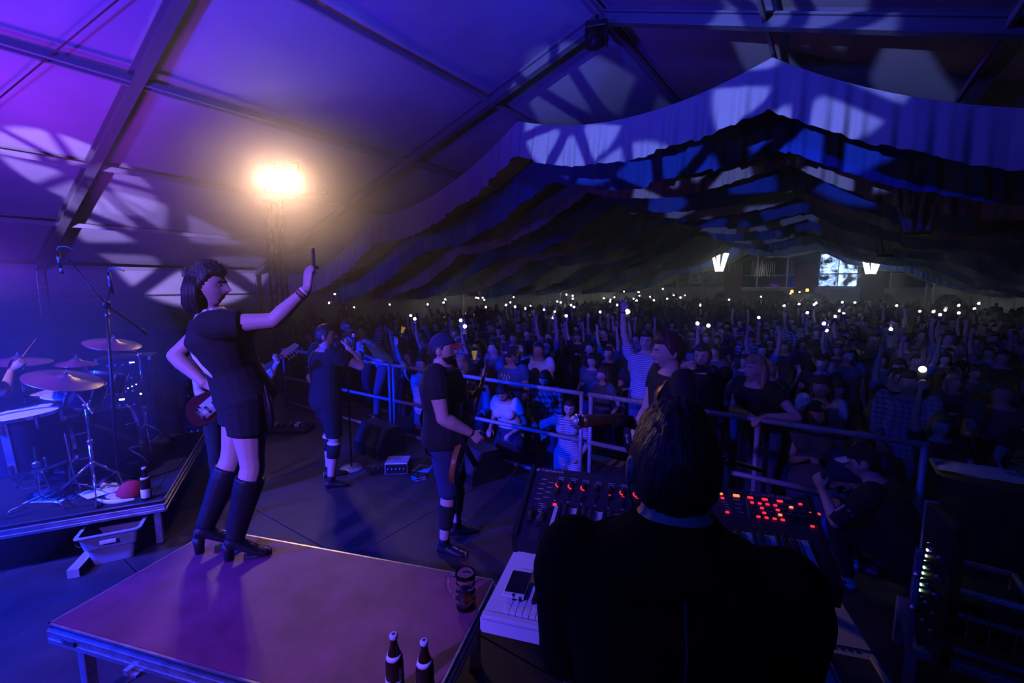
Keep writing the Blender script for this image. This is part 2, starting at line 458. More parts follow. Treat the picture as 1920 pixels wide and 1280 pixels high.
for k, (u, n_, z) in enumerate(((-8.4, 10, 3.7), (-6.1, 12, 3.7), (-3.4, 4, 3.7), (1.7, 4, 3.9))):
    t = thing('tinsel_curtain', ['pale tinsel strips hanging at the left of the far gable windows', 'brightest gold tinsel strips hanging in the far gable window', 'thin pair of tinsel strips beside the red banner in the far gable', 'gold tinsel strips right of the blue lit far window'][k], 'curtain', (u, V1 - .3, z))
    m = MB()
    for i in range(n_): m.box((i * .16, .02 * math.sin(i * 3), -.1 * math.sin(i * 2.3)), (.05, .012, 1.3 + .3 * math.sin(i * 1.7)), (0, R(4 * math.sin(i * 5)), 0))
    o = m.done('strip', TINS, t); o['kind'] = 'stuff'
BANR = mat('red_banner', (.30, .04, .05), .8, bump=.3, bscale=20)
for k, (u, z) in enumerate(((-7.6, 2.1), (-2.0, 2.8), (2.6, 2.3))):
    t = thing('banner', ['dark red banner hanging left of centre on the far gable', 'dark red banner hanging just left of the blue lit window', 'dark red banner hanging below the bright right chandelier'][k], 'banner', (u, V1 - .5, z))
    MB().sheet(lambda x, y: V((x * 1.5 - .75, .05 * math.sin(x * 9), (y - .5) * 2.6)), 8, 4).done('cloth', BANR, t, True)
    MB().cyl((-.8, 0, 1.3), (.8, 0, 1.3), .03).done('rod', BLACKM, t)
for k, u in enumerate((-11.0, -9.6)):
    t = thing('sign_board', ['white shield shaped sign high on the far wall, leftmost', 'dim shield shaped sign right of the white shield sign'][k], 'sign', (u, V1 - .4, 2.9))
    pts = [(-.55, -.5), (.55, -.5), (.55, .25), (.3, .5), (.12, .62), (-.12, .62), (-.3, .5), (-.55, .25)]
    MB().poly(pts, .05, Matrix.Rotation(PI / 2, 4, 'X')).done('board', PAPER if k == 0 else mat('dim_sign', (.25, .25, .27), .7), t)
    m = MB(); 
    for a in range(6): m.ball((.16 * math.cos(a * PI / 3), -.06, .2 + .16 * math.sin(a * PI / 3)), .1, 1, (1, .2, 1))
    m.box((0, -.06, -.2), (.7, .02, .1)); m.box((0, -.06, -.36), (.5, .02, .06)); m.done('emblem', INK, t)
# bar front and doorway in the far wall, canopy stall at the far right
dr = thing('door_1', None, None, (-3.6, V1 - .08, GZ)); dr['kind'] = 'structure'
MB().box((-2.0, 0, 1.15), (4.2, .05, 2.3)).done('door_leaf', mat('dark_door', (.006, .006, .008), .6), dr)
st = thing('drinks_stall', 'white canopied stall at the far right end of the hall', 'stall', (7.6, 40, GZ))
MB().sheet(lambda x, y: V((x * 5 - 2.5, y * 3 - 1.5, 2.9 + .25 * math.sin(x * PI * 3) ** 2 + .5 * (1 - abs(2 * y - 1)))), 24, 8).done('canopy', WHITEC, st, True)
m = MB(); m.box((0, -1.4, 2.5), (5, .06, .5)); m.done('fascia', mat('stall_fascia', (.5, .5, .5), .7), st)
for x in (-2.4, 2.4):
    for y in (-1.4, 1.4): MB().cyl((x, y, 0), (x, y, 2.9), .05).done('post', ALU, st)

# hall floor
g = MB().box((-3.35, 20, GZ - .1), (24.0, 56, .2)).done('floor', mat('hall_floor', (.08, .07, .06), .8, bump=.5, bscale=30, var=.3, vscale=3)); g['kind'] = 'structure'

# stage: 2 x 1 m deck panels, each its own piece
stg = thing('floor_stage', None, None, (0, 0, 0)); stg['kind'] = 'structure'
SV0, SV1, SU0, SU1 = -4.0, 5.0, -9.0, 3.0
pm = None
for i in range(6):
    for j in range(9):
        if pm is None:
            pm = MB().box((0, 0, -.02), (1.992, .992, .04), None, .003).mesh('deck_panel', DECK)
        o = obj('deck_panel', pm, stg, (SU0 + 1 + 2 * i, SV0 + .5 + j, .0 + .0008 * ((i * 7 + j * 3) % 4)))
MB().box(((SU0 + SU1) / 2, (SV0 + SV1) / 2, -.32), (SU1 - SU0 - .02, SV1 - SV0 - .02, .54)).done('stage_substructure', BLACKM, stg)
for k in range(6):
    MB().box((SU0 + 1 + 2 * k, SV1 + .01, -.3), (1.98, .02, .56)).done('stage_skirt', BLACKC, stg)
# dark drape on the stage's side, left of the drums
bd = thing('side_curtain', 'black masking curtain along the left side of the stage', 'curtain', (-9.3, 1.2, 0))
MB().sheet(lambda x, y: V((.06 * math.sin(x * 60) + .02 * math.sin(x * 23), x * 6.0 - 3.0, y * 2.0 - .6)), 160, 4).done('cloth', BLACKC, bd, True)

# ------------------------------------------------------------------ swagged drapes across the hall
HOOKS = [RU - 5 * DU, RU - 3 * DU, RU - DU, RU + DU, RU + 3 * DU, RU + 5 * DU]
def swag(u, sagf):
    for i in range(5):
        a, b = HOOKS[i], HOOKS[i + 1]
        if a <= u <= b:
            t = (u - a) / (b - a)
            za, zb = roof_z(a) - .10, roof_z(b) - .10
            return za + (zb - za) * t - 4 * t * (1 - t) * sagf
    return roof_z(u)
def valance(k, v, mt, h, sag, colname, ordn):
    lab = f'{ordn} {colname} pleated ceiling drape counted from the stage'
    t = thing('ceiling_drape', lab, 'drape', (0, v, 0), 0, 'pleated drapes swagged across the tent roof')
    nu = 620 if k < 3 else 300
    rnd = random.Random(k)
    steps = [rnd.uniform(-.06, .06) for _ in range(40)]
    u0, u1 = HOOKS[0], HOOKS[-1]
    def f(x, y):
        u = u0 + (u1 - u0) * x
        p = math.sin(u * 21 + 1.5 * math.sin(u * 3.1 + k)) * .5 + math.sin(u * 34 + k * 2) * .3 + .5 * math.sin(u * 5.3 + k)
        q = 1 - y
        w = max(.2, min(1.0, (.55 if abs(u - RU - DU) < .0 else 1.0)))
        hh = h * (1 + steps[int((u - u0) / .62) % 40])
        return V((u, p * (.02 + .06 * q) - .12 * q, swag(u, sag) - hh * q))
    MB().sheet(f, nu, 6).done('pleated_cloth', mt, t, True)
    cu = MB()
    cu.tube([(u0 + (u1 - u0) * i / 80, .012, swag(u0 + (u1 - u0) * i / 80, sag) + .0) for i in range(81)], .012, 6)
    cu.done('hanging_rope', WHITEC, t)
    for hk in HOOKS[1:-1]:
        MB().cyl((hk, 0.01, swag(hk, sag)), (hk, .01, roof_z(hk) + .0), .008, .008, 6).done('hook_chain', BLACKM, t)
ORD = ['first', 'second', 'third', 'fourth', 'fifth', 'sixth', 'seventh', 'eighth']
vs = [8.35, 9.9, 11.9, 13.8, 16.2, 18.6, 21.4, 24.2, 27.4, 30.6, 34.2, 37.8, 41.5]
for k, v in enumerate(vs):
    if k % 2 == 0: valance(k, v, DRAPEW, .74 if k == 0 else .85, .42, 'white', ORD[k // 2])
    else: valance(k, v, DRAPEB, .96, .38, 'blue', ORD[k // 2])

# crown-shaped chandeliers of splayed tubes
TUBEU = mat('unlit_tube', (.55, .57, .62), .25)
def chandelier(loc, lit, label, s=1.0):
    t = thing('chandelier', label, 'chandelier', loc, 0, 'crowns of splayed tubes hanging from the tent roof')
    m = MB(); m.lathe([(.02, .05), (.22 * s, .03), (.24 * s, 0), (.22 * s, -.04), (.02, -.06)], (0, 0, -.55 * s), 20); m.done('hub', BLACKM, t)
    for i in range(7):
        a = 2 * PI * i / 7 + .3
        d = V((math.cos(a), math.sin(a), 0))
        MB().cyl(d * .16 * s + V((0, 0, -.52 * s)), d * .42 * s + V((0, 0, .5 * s)), .055 * s, .055 * s, 10).done('tube', TUBE if lit else TUBEU, t, True)
    MB().cyl((0, 0, -.5 * s), (0, 0, roof_z(loc[0]) - loc[2]), .012, .012, 6).done('cord', BLACKM, t)
    return t
chandelier((1.28, 12.0, 3.72), False, 'large unlit tube chandelier on the right, nearest the stage')
chandelier((1.37, 20.0, 3.72), False, 'unlit tube chandelier right of centre, second from the stage')
chandelier((1.86, 35.9, 3.55), True, 'brightly lit tube chandelier at the right, far down the hall', 1.25)
chandelier((-6.83, 35.9, 3.85), True, 'brightly lit tube chandelier at the left, far down the hall', 1.25)
chandelier((-8.7, 24.5, 4.2), False, 'unlit tube chandelier left of the hall, before the lit one')
chandelier((-8.7, 15.0, 4.2), False, 'unlit tube chandelier on the dark left side, nearest the stage')
point('chandelier_glow_right', (1.86, 35.0, 3.6), (.92, 1, .86), 12, .4)
point('chandelier_glow_left', (-6.83, 35.0, 3.8), (.92, 1, .86), 12, .4)

# ------------------------------------------------------------------ people
def remesh(mb, name, m, vox, it=3, fac=.5):
    me = mb.mesh(name, m)
    o = bpy.data.objects.new('tmp', me); COL.objects.link(o)
    md = o.modifiers.new('r', 'REMESH'); md.mode = 'VOXEL'; md.voxel_size = vox; md.use_smooth_shade = True
    sm = o.modifiers.new('s', 'SMOOTH'); sm.factor = fac; sm.iterations = it
    dg = bpy.context.evaluated_depsgraph_get(); dg.update()
    out = bpy.data.meshes.new_from_object(o.evaluated_get(dg))
    bpy.data.objects.remove(o); bpy.data.meshes.remove(me)
    out.name = name
    out.materials.clear(); out.materials.append(m)
    out.polygons.foreach_set('use_smooth', [True] * len(out.polygons))
    return out

def g(x, s): return math.exp(-(x / s) ** 2)
def ss(e0, e1, x):
    t = max(0.0, min(1.0, (x - e0) / (e1 - e0))); return t * t * (3 - 2 * t)
def head_pt(d, beard=0.0, fem=False):
    """surface of a head in head space (x right, y forward, z up; origin at the middle), d a unit direction"""
    x, y, z = d.x * .077, d.y * .099, d.z * .118
    if z < 0:
        k = ss(0, -.118, z)
        x *= 1 - .30 * k if not fem else 1 - .38 * k
        if y < 0: y *= 1 - .42 * ss(-.02, -.11, z)
    if y > 0:
        f = ss(.02, .07, y)
        y = y * (1 - .05 * f)
        n = g(x, .0135)
        up = g(z + .022, .020) if z < -.022 else g(z + .022, .034)
        y += f * .036 * n * up
        y += f * .006 * g(z - .028, .014) * g(x, .05)
        y -= f * .011 * (g(x - .031, .017) + g(x + .031, .017)) * g(z - .008, .015)
        y += f * .006 * g(x, .024) * (g(z + .056, .006) + g(z + .070, .007))
        y -= f * .003 * g(x, .024) * g(z + .063, .004)
        y -= f * .004 * g(x, .03) * g(z + .082, .007)
        y += f * .012 * g(x, .024) * g(z + .104, .018)
        y -= f * .004 * ss(.06, .10, z)
        if beard: y += f * beard * ss(-.05, -.09, z)
    return V((x, y, z))
def sphere_grid(mb, fn, nl=36, nn=44):
    rows = []
    for i in range(nl + 1):
        th = PI * i / nl
        if i in (0, nl):
            rows.append([mb.bm.verts.new(fn(V((0, 0, math.cos(th)))))]); continue
        rows.append([mb.bm.verts.new(fn(V((math.sin(th) * math.cos(2 * PI * j / nn), math.sin(th) * math.sin(2 * PI * j / nn), math.cos(th))))) for j in range(nn)])
    for i in range(nl):
        for j in range(nn):
            a, b = rows[i], rows[i + 1]
            k = (j + 1) % nn
            if i == 0: mb.bm.faces.new((a[0], b[j], b[k]))
            elif i == nl - 1: mb.bm.faces.new((a[j], b[0], a[k]))
            else: mb.bm.faces.new((a[j], b[j], b[k], a[k]))

def ik(S, T, l1, l2, hint):
    d = T - S; L = d.length
    if L > (l1 + l2) * .995: T = S + d * ((l1 + l2) * .995 / L); d = T - S; L = d.length
    n = d.normalized(); h = hint - n * hint.dot(n)
    if h.length < 1e-5: h = n.orthogonal()
    h.normalize()
    x = (l1 * l1 - l2 * l2 + L * L) / (2 * L)
    y = math.sqrt(max(0, l1 * l1 - x * x))
    return S + n * x + h * y, T

def hand_geo(mb, W, d, nrm, k, side, curl=35, spread=1.0, thumb=35, fr=.0086):
    """W wrist, d finger direction, nrm palm normal; side +1 right hand"""
    d = d.normalized(); nrm = (nrm - d * nrm.dot(d)).normalized(); w = d.cross(nrm) * side       # w towards the thumb
    P = lambda a, b, c: W + (d * a + w * b + nrm * c) * k
    mb.rings([(P(-.01, 0, 0), w * .026 * k, nrm * .019 * k), (P(.03, 0, 0), w * .034 * k, nrm * .017 * k), (P(.065, 0, 0), w * .041 * k, nrm * .015 * k), (P(.092, 0, 0), w * .040 * k, nrm * .012 * k)], 12)
    for b, ln, c in ((.030, .066, 0), (.010, .076, 4), (-.010, .070, 9), (-.030, .055, 14)):
        p = P(.086, b * spread, 0); dirn = (d + w * (b * 3.0 * (spread - .4))).normalized(); pts = [p]; a = R(curl * .55 + c * .4)
        for q, f in enumerate((.42, .33, .25)):
            dd = dirn * math.cos(a) + nrm * math.sin(a)
            p = p + dd * ln * f * k * 1.18; pts.append(p); a += R(curl * (.8 if q else .9))
        mb.tube(pts, [fr * 1.08 * k, fr * k, fr * .92 * k, fr * .75 * k], 8, True)
    p = P(.022, .030, .004); a = R(thumb)
    d1 = (d * math.cos(a) * .8 + w * math.sin(a) + nrm * .35).normalized(); d2 = (d * .9 + w * .25 * math.sin(a) + nrm * .45).normalized()
    mb.tube([p - d1 * .012 * k, p + d1 * .038 * k, p + (d1 * .038 + d2 * .030) * k, p + (d1 * .038 + d2 * .054) * k], [.0135 * k, .0115 * k, .0098 * k, .0078 * k], 8, True)

ZH = .53
def build_person(name, label, loc, rotz, H=1.76, sp=None, group=None, vox=.012, cat='person'):
    """one continuous body (skeleton lofts, remeshed) with hair and clothes as children"""
    sp = sp or {}; G = sp.get
    fem = G('fem', False); bw = G('bw', 1.0); k = H / 1.78
    root = thing(name, label, cat, loc, rotz, group)
    inv = (Matrix.Translation(V(loc)) @ Matrix.Rotation(rotz, 4, 'Z')).inverted()
    loc_of = lambda p: inv @ V(p)
    lean, side, tw = R(G('lean', 0)), R(G('side', 0)), R(G('twist', 0))
    hz = (ZH * H) * G('hipz', 1.0)
    pel = V((G('px', 0), G('py', 0), hz))
    up = V((math.sin(side), math.sin(lean) * math.cos(side), math.cos(lean) * math.cos(side)))
    up2 = (up + V((0, math.sin(R(G('bend', 0))), math.cos(R(G('bend', 0))) - 1))).normalized()
    rt0 = V((1, 0, 0)); rt = V((math.cos(tw), math.sin(tw), 0)); rt = (rt - up2 * rt.dot(up2)).normalized(); fw = up2.cross(rt)
    sw = (.100 if fem else .112) * bw
    # spine
    def sp_pt(t):      # t in units of H above the hip joints
        if t < .14: return pel + up * t * H
        return pel + up * .14 * H + up2 * (t - .14) * H
    neck = sp_pt(.295)
    hy, hp, hr = [R(a) for a in G('head', (0, 0, 0))]
    Mh = Matrix.Rotation(tw, 3, 'Z') @ Matrix.Rotation(hy, 3, 'Z') @ Matrix.Rotation(-hp, 3, 'X') @ Matrix.Rotation(hr, 3, 'Y')
    hc = neck + up2 * (.030 - G('neckdrop', 0)) * H + Mh @ V((0, .018, .076)) * k
    HP = lambda v: hc + (Mh @ v) * k
    def torso(mb, off, t0, t1, hips=True):
        wa, ha = (.083, .108) if fem else (.090, .098)
        prof = [(-.075, .060, .050), (-.04, ha * .93, .072), (.0, ha, .074), (.05, (wa + ha) / 2, .066), (.10, wa, .060), (.16, .094 if fem else .100, .066), (.215, .100 if fem else .108, .070 + (.010 if fem else 0)), (.255, .094 if fem else .106, .060), (.282, .070, .046), (.300, .042, .036)]
        rg = []
        for t, a, b in prof:
            if t < t0 - 1e-6 or t > t1 + 1e-6: continue
            r = rt0.lerp(rt, ss(0, .2, t)).normalized(); u_ = up if t < .14 else up2
            f_ = u_.cross(r).normalized()
            bb = bw
            belly = G('belly', 0) * g(t - .08, .07)
            rg.append((sp_pt(t) + f_ * belly * .5, r * (a * H * bb + off), f_ * (b * H * bb + off + belly * .5)))
        mb.rings(rg, 18)
    # arms
    arms = {}
    for s, nm in ((1, 'R'), (-1, 'L')):
        S = sp_pt(.270) + rt * s * sw * H - up2 * G('shdrop', 0)
        a = G(nm) or {}
        l1, l2 = .168 * H, .143 * H
        if 'w' in a: T = loc_of(a['w'])
        elif 't' in a: T = V(a['t'])
        else: T = S + V((s * .07, .06, -.30)) * H
        hint = V(a.get('h', (s * .5, -1, -.3)))
        if a.get('hw'): hint = inv.to_3x3() @ V(a['hw'])
        E, W = ik(S, T, l1, l2, hint)
        fd = (W - E).normalized()
        d = V(a['d']).normalized() if 'd' in a else fd
        n = V(a['n']) if 'n' in a else (V((-s, 0, 0)) if abs(fd.z) > .5 else V((0, 0, -1)))
        arms[nm] = (S, E, W, d, n, a.get('curl', 35), a.get('thumb', 35), s, a.get('spread', 1.0))
    def arm(mb, nm, off, frac, hand=False):
        S, E, W, d, n, cu, th, s, spr = arms[nm]
        b = bw if not fem else bw * .92
        ar = G('armr', 1.0)
        ed = (E - S).normalized()
        P = [(S - ed * (.008 * H + off * .6) - rt * s * .012, .031), (S + (E - S) * .14, .0340), (S + (E - S) * .45, .0285), (S + (E - S) * .8, .0245), (E, .0235), (E + (W - E) * .25, .0250), (E + (W - E) * .6, .0200), (W, .0150)]
        cum = [0, .06, .24, .42, .5, .625, .8, 1.0]
        pts, rad = [], []
        for (p, r), c in zip(P, cum):
            if c > frac + 1e-6: break
            pts.append(p); rad.append(r * H * b * ar + off * (1 + (1.0 if c > .3 and frac < .6 else 0)) + (.004 if off else 0))
        if len(pts) > 5:
            mb.tube(pts[:5], rad[:5], 12); mb.ball(pts[0], rad[0] * .99, 2); mb.ball(E, rad[4] * .99, 2); mb.tube(pts[4:], rad[4:], 12)
        else: mb.tube(pts, rad, 12); mb.ball(pts[0], rad[0] * .99, 2)
        if hand: hand_geo(mb, W, d, n, k, s, cu, spr, th, .0088 if vox < .013 else .011)
    # legs
    legs = {}
    for s, nm in ((1, 'RF'), (-1, 'LF')):
        hj = pel + rt0 * s * .052 * H * (1.1 if fem else 1)
        f = G(nm) or {}
        A = V(f.get('t', (s * .10, 0, 0))) + V((0, 0, .045 * H + f.get('lift', 0) + f.get('heel', 0) * .9))
        K, A2 = ik(hj, A, .245 * H, .243 * H, V(f.get('h', (s * .15, 1, 0))))
        toe = V(f.get('toe', (s * .25, 1, 0))).normalized()
        legs[nm] = (hj, K, A2, toe, f.get('heel', 0))
    def leg(mb, nm, off, c0, c1, rs=1.0):
        hj, K, A, toe, hl = legs[nm]
        fl = G('legr', 1.0)
        P = [(hj + V((0, 0, .03 * H)), .052), (hj + (K - hj) * .12, .054), (hj + (K - hj) * .5, .046), (hj + (K - hj) * .85, .0355), (K, .0340), (K + (A - K) * .28, .0335), (K + (A - K) * .65, .0255), (A, .0205)]
        cum = [0, .06, .25, .43, .5, .64, .82, 1.0]
        pts, rad = [], []
        def at_c(c):
            for q in range(len(cum) - 1):
                if cum[q] <= c <= cum[q + 1] + 1e-9:
                    f = (c - cum[q]) / (cum[q + 1] - cum[q]); return P[q][0].lerp(P[q + 1][0], f), P[q][1] * (1 - f) + P[q + 1][1] * f
        cs = [c0] + [c for c in cum if c0 + .01 < c < c1 - .01] + [c1]
        for c in cs:
            p, r = at_c(c); pts.append(p); rad.append(r * H * fl * rs + off)
        kn = [i for i, c in enumerate(cs) if abs(c - .5) < 1e-6]
        if kn and 0 < kn[0] < len(pts) - 1:
            q = kn[0]; mb.tube(pts[:q + 1], rad[:q + 1], 14); mb.ball(pts[q], rad[q] * .99, 2); mb.tube(pts[q:], rad[q:], 14)
        else: mb.tube(pts, rad, 14)
    def foot(mb, nm, off=0.0):
        hj, K, A, toe, hl = legs[nm]
        sd = toe.cross(V((0, 0, 1)))
        z0 = A.z - .045 * H - hl * .9
        Q = lambda y, z: V((A.x, A.y, z0)) + toe * y * k + V((0, 0, z * k))
        h = hl
        rg = [(Q(-.062, .028 + h), sd * .022 * k, V((0, 0, .022 * k))), (Q(-.045, .040 + h), sd * (.031 * k + off), V((0, 0, .040 * k))), (Q(0, .052 + h * .9), sd * (.034 * k + off), V((0, 0, .052 * k))), (Q(.06, .036 + h * .45), sd * (.039 * k + off), V((0, 0, .036 * k))), (Q(.12, .026 + h * .06), sd * (.044 * k + off), V((0, 0, .026 * k))), (Q(.165, .020), sd * (.038 * k + off), V((0, 0, .020 * k))), (Q(.192, .015), sd * .020 * k, V((0, 0, .013 * k)))]
        mb.rings(rg, 14)
    info = dict(root=root, arms=arms, legs=legs, HP=HP, Mh=Mh, k=k, sp_pt=sp_pt, rt=rt, fw=fw, up=up2, arm=arm, leg=leg, torso=torso, foot=foot, pel=pel, neck=neck, H=H)
    # ---- body
    mb = MB(); torso(mb, 0, -1, 1)
    mb.tube([sp_pt(.275), neck + up2 * .02 * H, hc - up2 * .03 * k], [.040 * H * (.85 if fem else 1), (.0285 if fem else .034) * H, (.028 if fem else .033) * H], 14, True)
    sphere_grid(mb, lambda d: HP(head_pt(d, 0, fem)), 30, 36)
    for s in (1, -1):
        e = HP(V((s * .074, -.008, -.004))); mb.rings([(e + Mh @ V((s * x, -.008 * q, 0)) * k, Mh @ V((0, .019 * r, 0)) * k, Mh @ V((0, 0, .031 * r)) * k) for q, (x, r) in enumerate(((-.012, .6), (0, .85), (.010, 1.0), (.016, .8)))], 12)
        if fem and G('chest', 1): 
            c = sp_pt(.215) + rt * s * .047 * H + fw * .058 * H; mb.ball(c, .040 * H, 2)
    for nm in ('R', 'L'): arm(mb, nm, 0, 1.0, True)
    for nm in ('RF', 'LF'): leg(mb, nm, 0, 0, 1.0); foot(mb, nm)
    obj('body', remesh(mb, 'body', SKIN, vox, 2), root)
    # ---- hair
    style = G('hair', 'short'); hm_ = G('hairm', HAIRD)
    seed = G('seed', 0)
    if style != 'none':
        thick = {'short': .012, 'quiff': .016, 'bob': .022, 'long': .020, 'cap': .004, 'mop': .011}[style]
        def hf(d):
            p = head_pt(d); y, z = p.y, p.z; ax = abs(p.x)
            fh = .068 if style in ('short', 'quiff', 'cap') else .060           # front hairline
            line = fh if y > .05 else (-.02 + (fh + .02) * ss(-.012, .05, y) if y > -.012 else -.02 - .05 * ss(-.012, -.06, y))
            if style in ('bob', 'long') and y < -.004: line = -.2
            if style == 'mop' and y < .0: line = -.085
            kk = ss(line - .010, line + .006, z)
            nz_ = noise.noise(V((d.x * 9 + seed, d.y * 9, d.z * 3))) * .35 + noise.noise(V((d.x * 22, d.y * 22 + seed, d.z * 6))) * .25
            t = thick * (1 + nz_) * (1.0 + (.5 * ss(.05, .11, z) if style in ('quiff', 'mop') else .2 * ss(.03, .1, z)))
            if style == 'quiff' and y > .03 and z > .06: t += .009
            base = V((d.x * .077, d.y * .099, d.z * .118)) if y > .0 else p
            q = base * (1 + t / .1)
            if style in ('bob', 'long') and z < -.02 and y < .045: q.x = math.copysign(max(abs(q.x), .060 if ax > .02 else abs(q.x)), q.x)
            return HP(q * kk + base * .80 * (1 - kk))
        mb = MB(); sphere_grid(mb, hf, 40, 56)
        hair = mb.done('hair', hm_, root, True)
        if style in ('bob', 'long'):
            mb = MB(); L = -.150 if style == 'bob' else -.29
            rnd = random.Random(seed)
            n = 46
            for i in range(n):
                a = R(-12) - R(156) * i / (n - 1)
                rr = 1 + rnd.uniform(-.04, .10)
                x, y = math.cos(a) * .086 * rr, math.sin(a) * .108 * rr
                ln = L * rnd.uniform(.92, 1.06)
                mb.tube([HP(V((x * .90, y * .90, .05))), HP(V((x * 1.04, y * 1.04, -.02))), HP(V((x * 1.06, y * 1.06, (ln - .02) * .6))), HP(V((x * (.93 if style == 'bob' else 1.05), y * (.93 if style == 'bob' else 1.08), ln)))], [.014, .019, .018, .006], 6, False)
            mb.done('hair_strands', hm_, hair, True)
        if G('bun'):
            mb = MB(); mb.ball(HP(V((0, -.078, .060))), .050 * k, 3, (1.2, .9, .9))
            for q in range(3): mb.torus(HP(V((0, -.086, .044 + .018 * q))), .038 * k, .015 * k, Mh @ V((.2 * (q - 1), .3, 1)), 20, 6)
            mb.done('hair_bun', hm_, hair, True)
    if G('face', vox < .013):
        for s in (1, -1):
            mb = MB(); mp = MB(); mq = MB()
            e = head_pt(V((s * .40, .91, .07)).normalized(), 0, fem); mb.ball(HP(V((s * .031, e.y - .004, .008))), .0105 * k, 2)
            mp.ball(HP(V((s * .031, e.y + .0045, .008))), .0048 * k, 1)
            b = [HP(V((x * s, head_pt(V((x / .077, math.sqrt(max(.05, 1 - (x / .077) ** 2 - .06)), .25)).normalized()).y + .003, z))) for x, z in ((.014, .026), (.032, .031), (.048, .026))]
            mq.tube(b, [.0025 * k, .004 * k, .002 * k], 6, True)
            ey = mb.done('eye', EYEW, root, True); mp.done('pupil', HAIRD, ey, True); mq.done('eyebrow', HAIRD, root, True)
        mb = MB()
        if G('smile'):
            mb.tube([HP(V((x, head_pt(V((x / .06, .85, -.53)).normalized()).y * 1.0 + .0015, z))) for x, z in ((-.026, -.055), (-.012, -.064), (0, -.066), (.012, -.064), (.026, -.055))], [.003, .006, .007, .006, .003], 6, True)
            mb.done('teeth', mat('teeth', (.8, .8, .78), .3), root, True)
        else:
            mb.tube([HP(V((x, head_pt(V((x / .06, .85, -.53)).normalized()).y - .0005, -.063))) for x in (-.024, -.012, 0, .012, .024)], [.002, .0045, .0055, .0045, .002], 6, True)
            mb.done('mouth', LIP, root, True)
    if G('beard'):
        def bf(d):
            p = head_pt(d, .0); kk = ss(.020, .045, p.y) if p.z > -.05 else ss(-.02, .01, p.y)
            kk *= ss(-.035, -.052, p.z) * (1 - .0)
            kk *= 1 - .8 * g(p.x, .018) * g(p.z + .063, .008)
            return HP(p * (1 + .10 * kk) * kk + p * .85 * (1 - kk))
        mb = MB(); sphere_grid(mb, bf, 40, 48); mb.done('beard', hm_, root, True)
    if G('cap'):
        cm = G('cap'); m_ = cm[0]
        def cf(d):
            p = V((d.x * .088, d.y * .112, d.z * .132)); line = .040 + .014 * ss(-.05, .1, p.y); kk = ss(line - .006, line + .002, p.z)
            return HP((p * kk + p * .78 * (1 - kk)) + V((0, 0, .004)))
        mb = MB(); sphere_grid(mb, cf, 40, 48); c_ = mb.done('cap', m_, root, True)
        bk = -1 if len(cm) > 2 and cm[2] == 'back' else 1
        mb = MB()
        def vf(x, y, dz=0):
            a = (x - .5) * 2; yy = bk * (.088 + .085 * y * math.sqrt(max(0, 1 - (a * .8) ** 2)) - .03 * a * a)
            return HP(V((a * .078 * (1 - .12 * y), yy, .052 - .018 * a * a - .012 * y + dz)))
        rws = []
        mb.sheet(lambda x, y: vf(x, y, 0), 14, 6); mb.sheet(lambda x, y: vf(1 - x, y, -.005), 14, 6)
        bmesh.ops.remove_doubles(mb.bm, verts=mb.bm.verts, dist=.0001)
        mb.done('visor', cm[1], c_, True)
        mb = MB(); mb.ball(HP(V((0, 0, .138))), .008 * k, 1)
        mb.done('cap_button', m_, c_)
    # ---- clothes
    top = G('top', (BLACKC, .30))
    if top:
        tm, fr = top[0], top[1]; ofs = top[2] if len(top) > 2 else .012
        mb = MB(); torso(mb, ofs, -.04 if not G('long_top') else -.075, .290)
        if fem:
            for s in (1, -1): mb.ball(sp_pt(.215) + rt * s * .047 * H + fw * .058 * H, .040 * H + ofs * .8, 2)
        for nm in ('R', 'L'): arm(mb, nm, ofs * .9, fr)
        obj('top', remesh(mb, 'top', tm, max(vox, .010), 2), root)
    bot = G('bottom', (DENIM, .97))
    if bot:
        mb = MB(); torso(mb, .009, -.075, .06)
        for nm in ('RF', 'LF'): leg(mb, nm, bot[2] if len(bot) > 2 else .010, 0, bot[1])
        obj('trousers' if bot[1] > .8 else 'shorts', remesh(mb, 'bottom', bot[0], max(vox, .010), 2), root)
    if G('skirt'):
        sk = G('skirt'); mb = MB(); n_ = 40
        def kf(x, y):
            a = 2 * PI * x; r = (.098 + sk[2] * y + .006 * y * math.sin(a * 14)) * H; t = .07 - y * sk[1]
            c = pel + up * t * H if t > 0 else pel + V((0, 0, t * H))
            return c + V((math.cos(a) * r, math.sin(a) * r * .85, 0))
        mb.sheet(kf, 112, 10); bmesh.ops.remove_doubles(mb.bm, verts=mb.bm.verts, dist=.0005)
        mb.done('skirt', sk[0], root, True)
    sh = G('shoes', LEATHER)
    if sh:
        for nm in ('RF', 'LF'):
            mb = MB(); foot(mb, nm, .006); leg(mb, nm, .008, .94, 1.0)
            obj('shoe', remesh(mb, 'shoe', sh, max(vox, .010), 2), root)
    return info
def wrist_band(info, nm, m, off=.0, w=.02, name='wristband', rr=.0165):
    S, E, W = info['arms'][nm][:3]; H = info['H']; d = (W - E).normalized(); c = W - d * (.02 + off)
    MB().cyl(c - d * w / 2, c + d * w / 2, rr * H + .003, rr * H + .003, 20).done(name, m, info['root'], True)
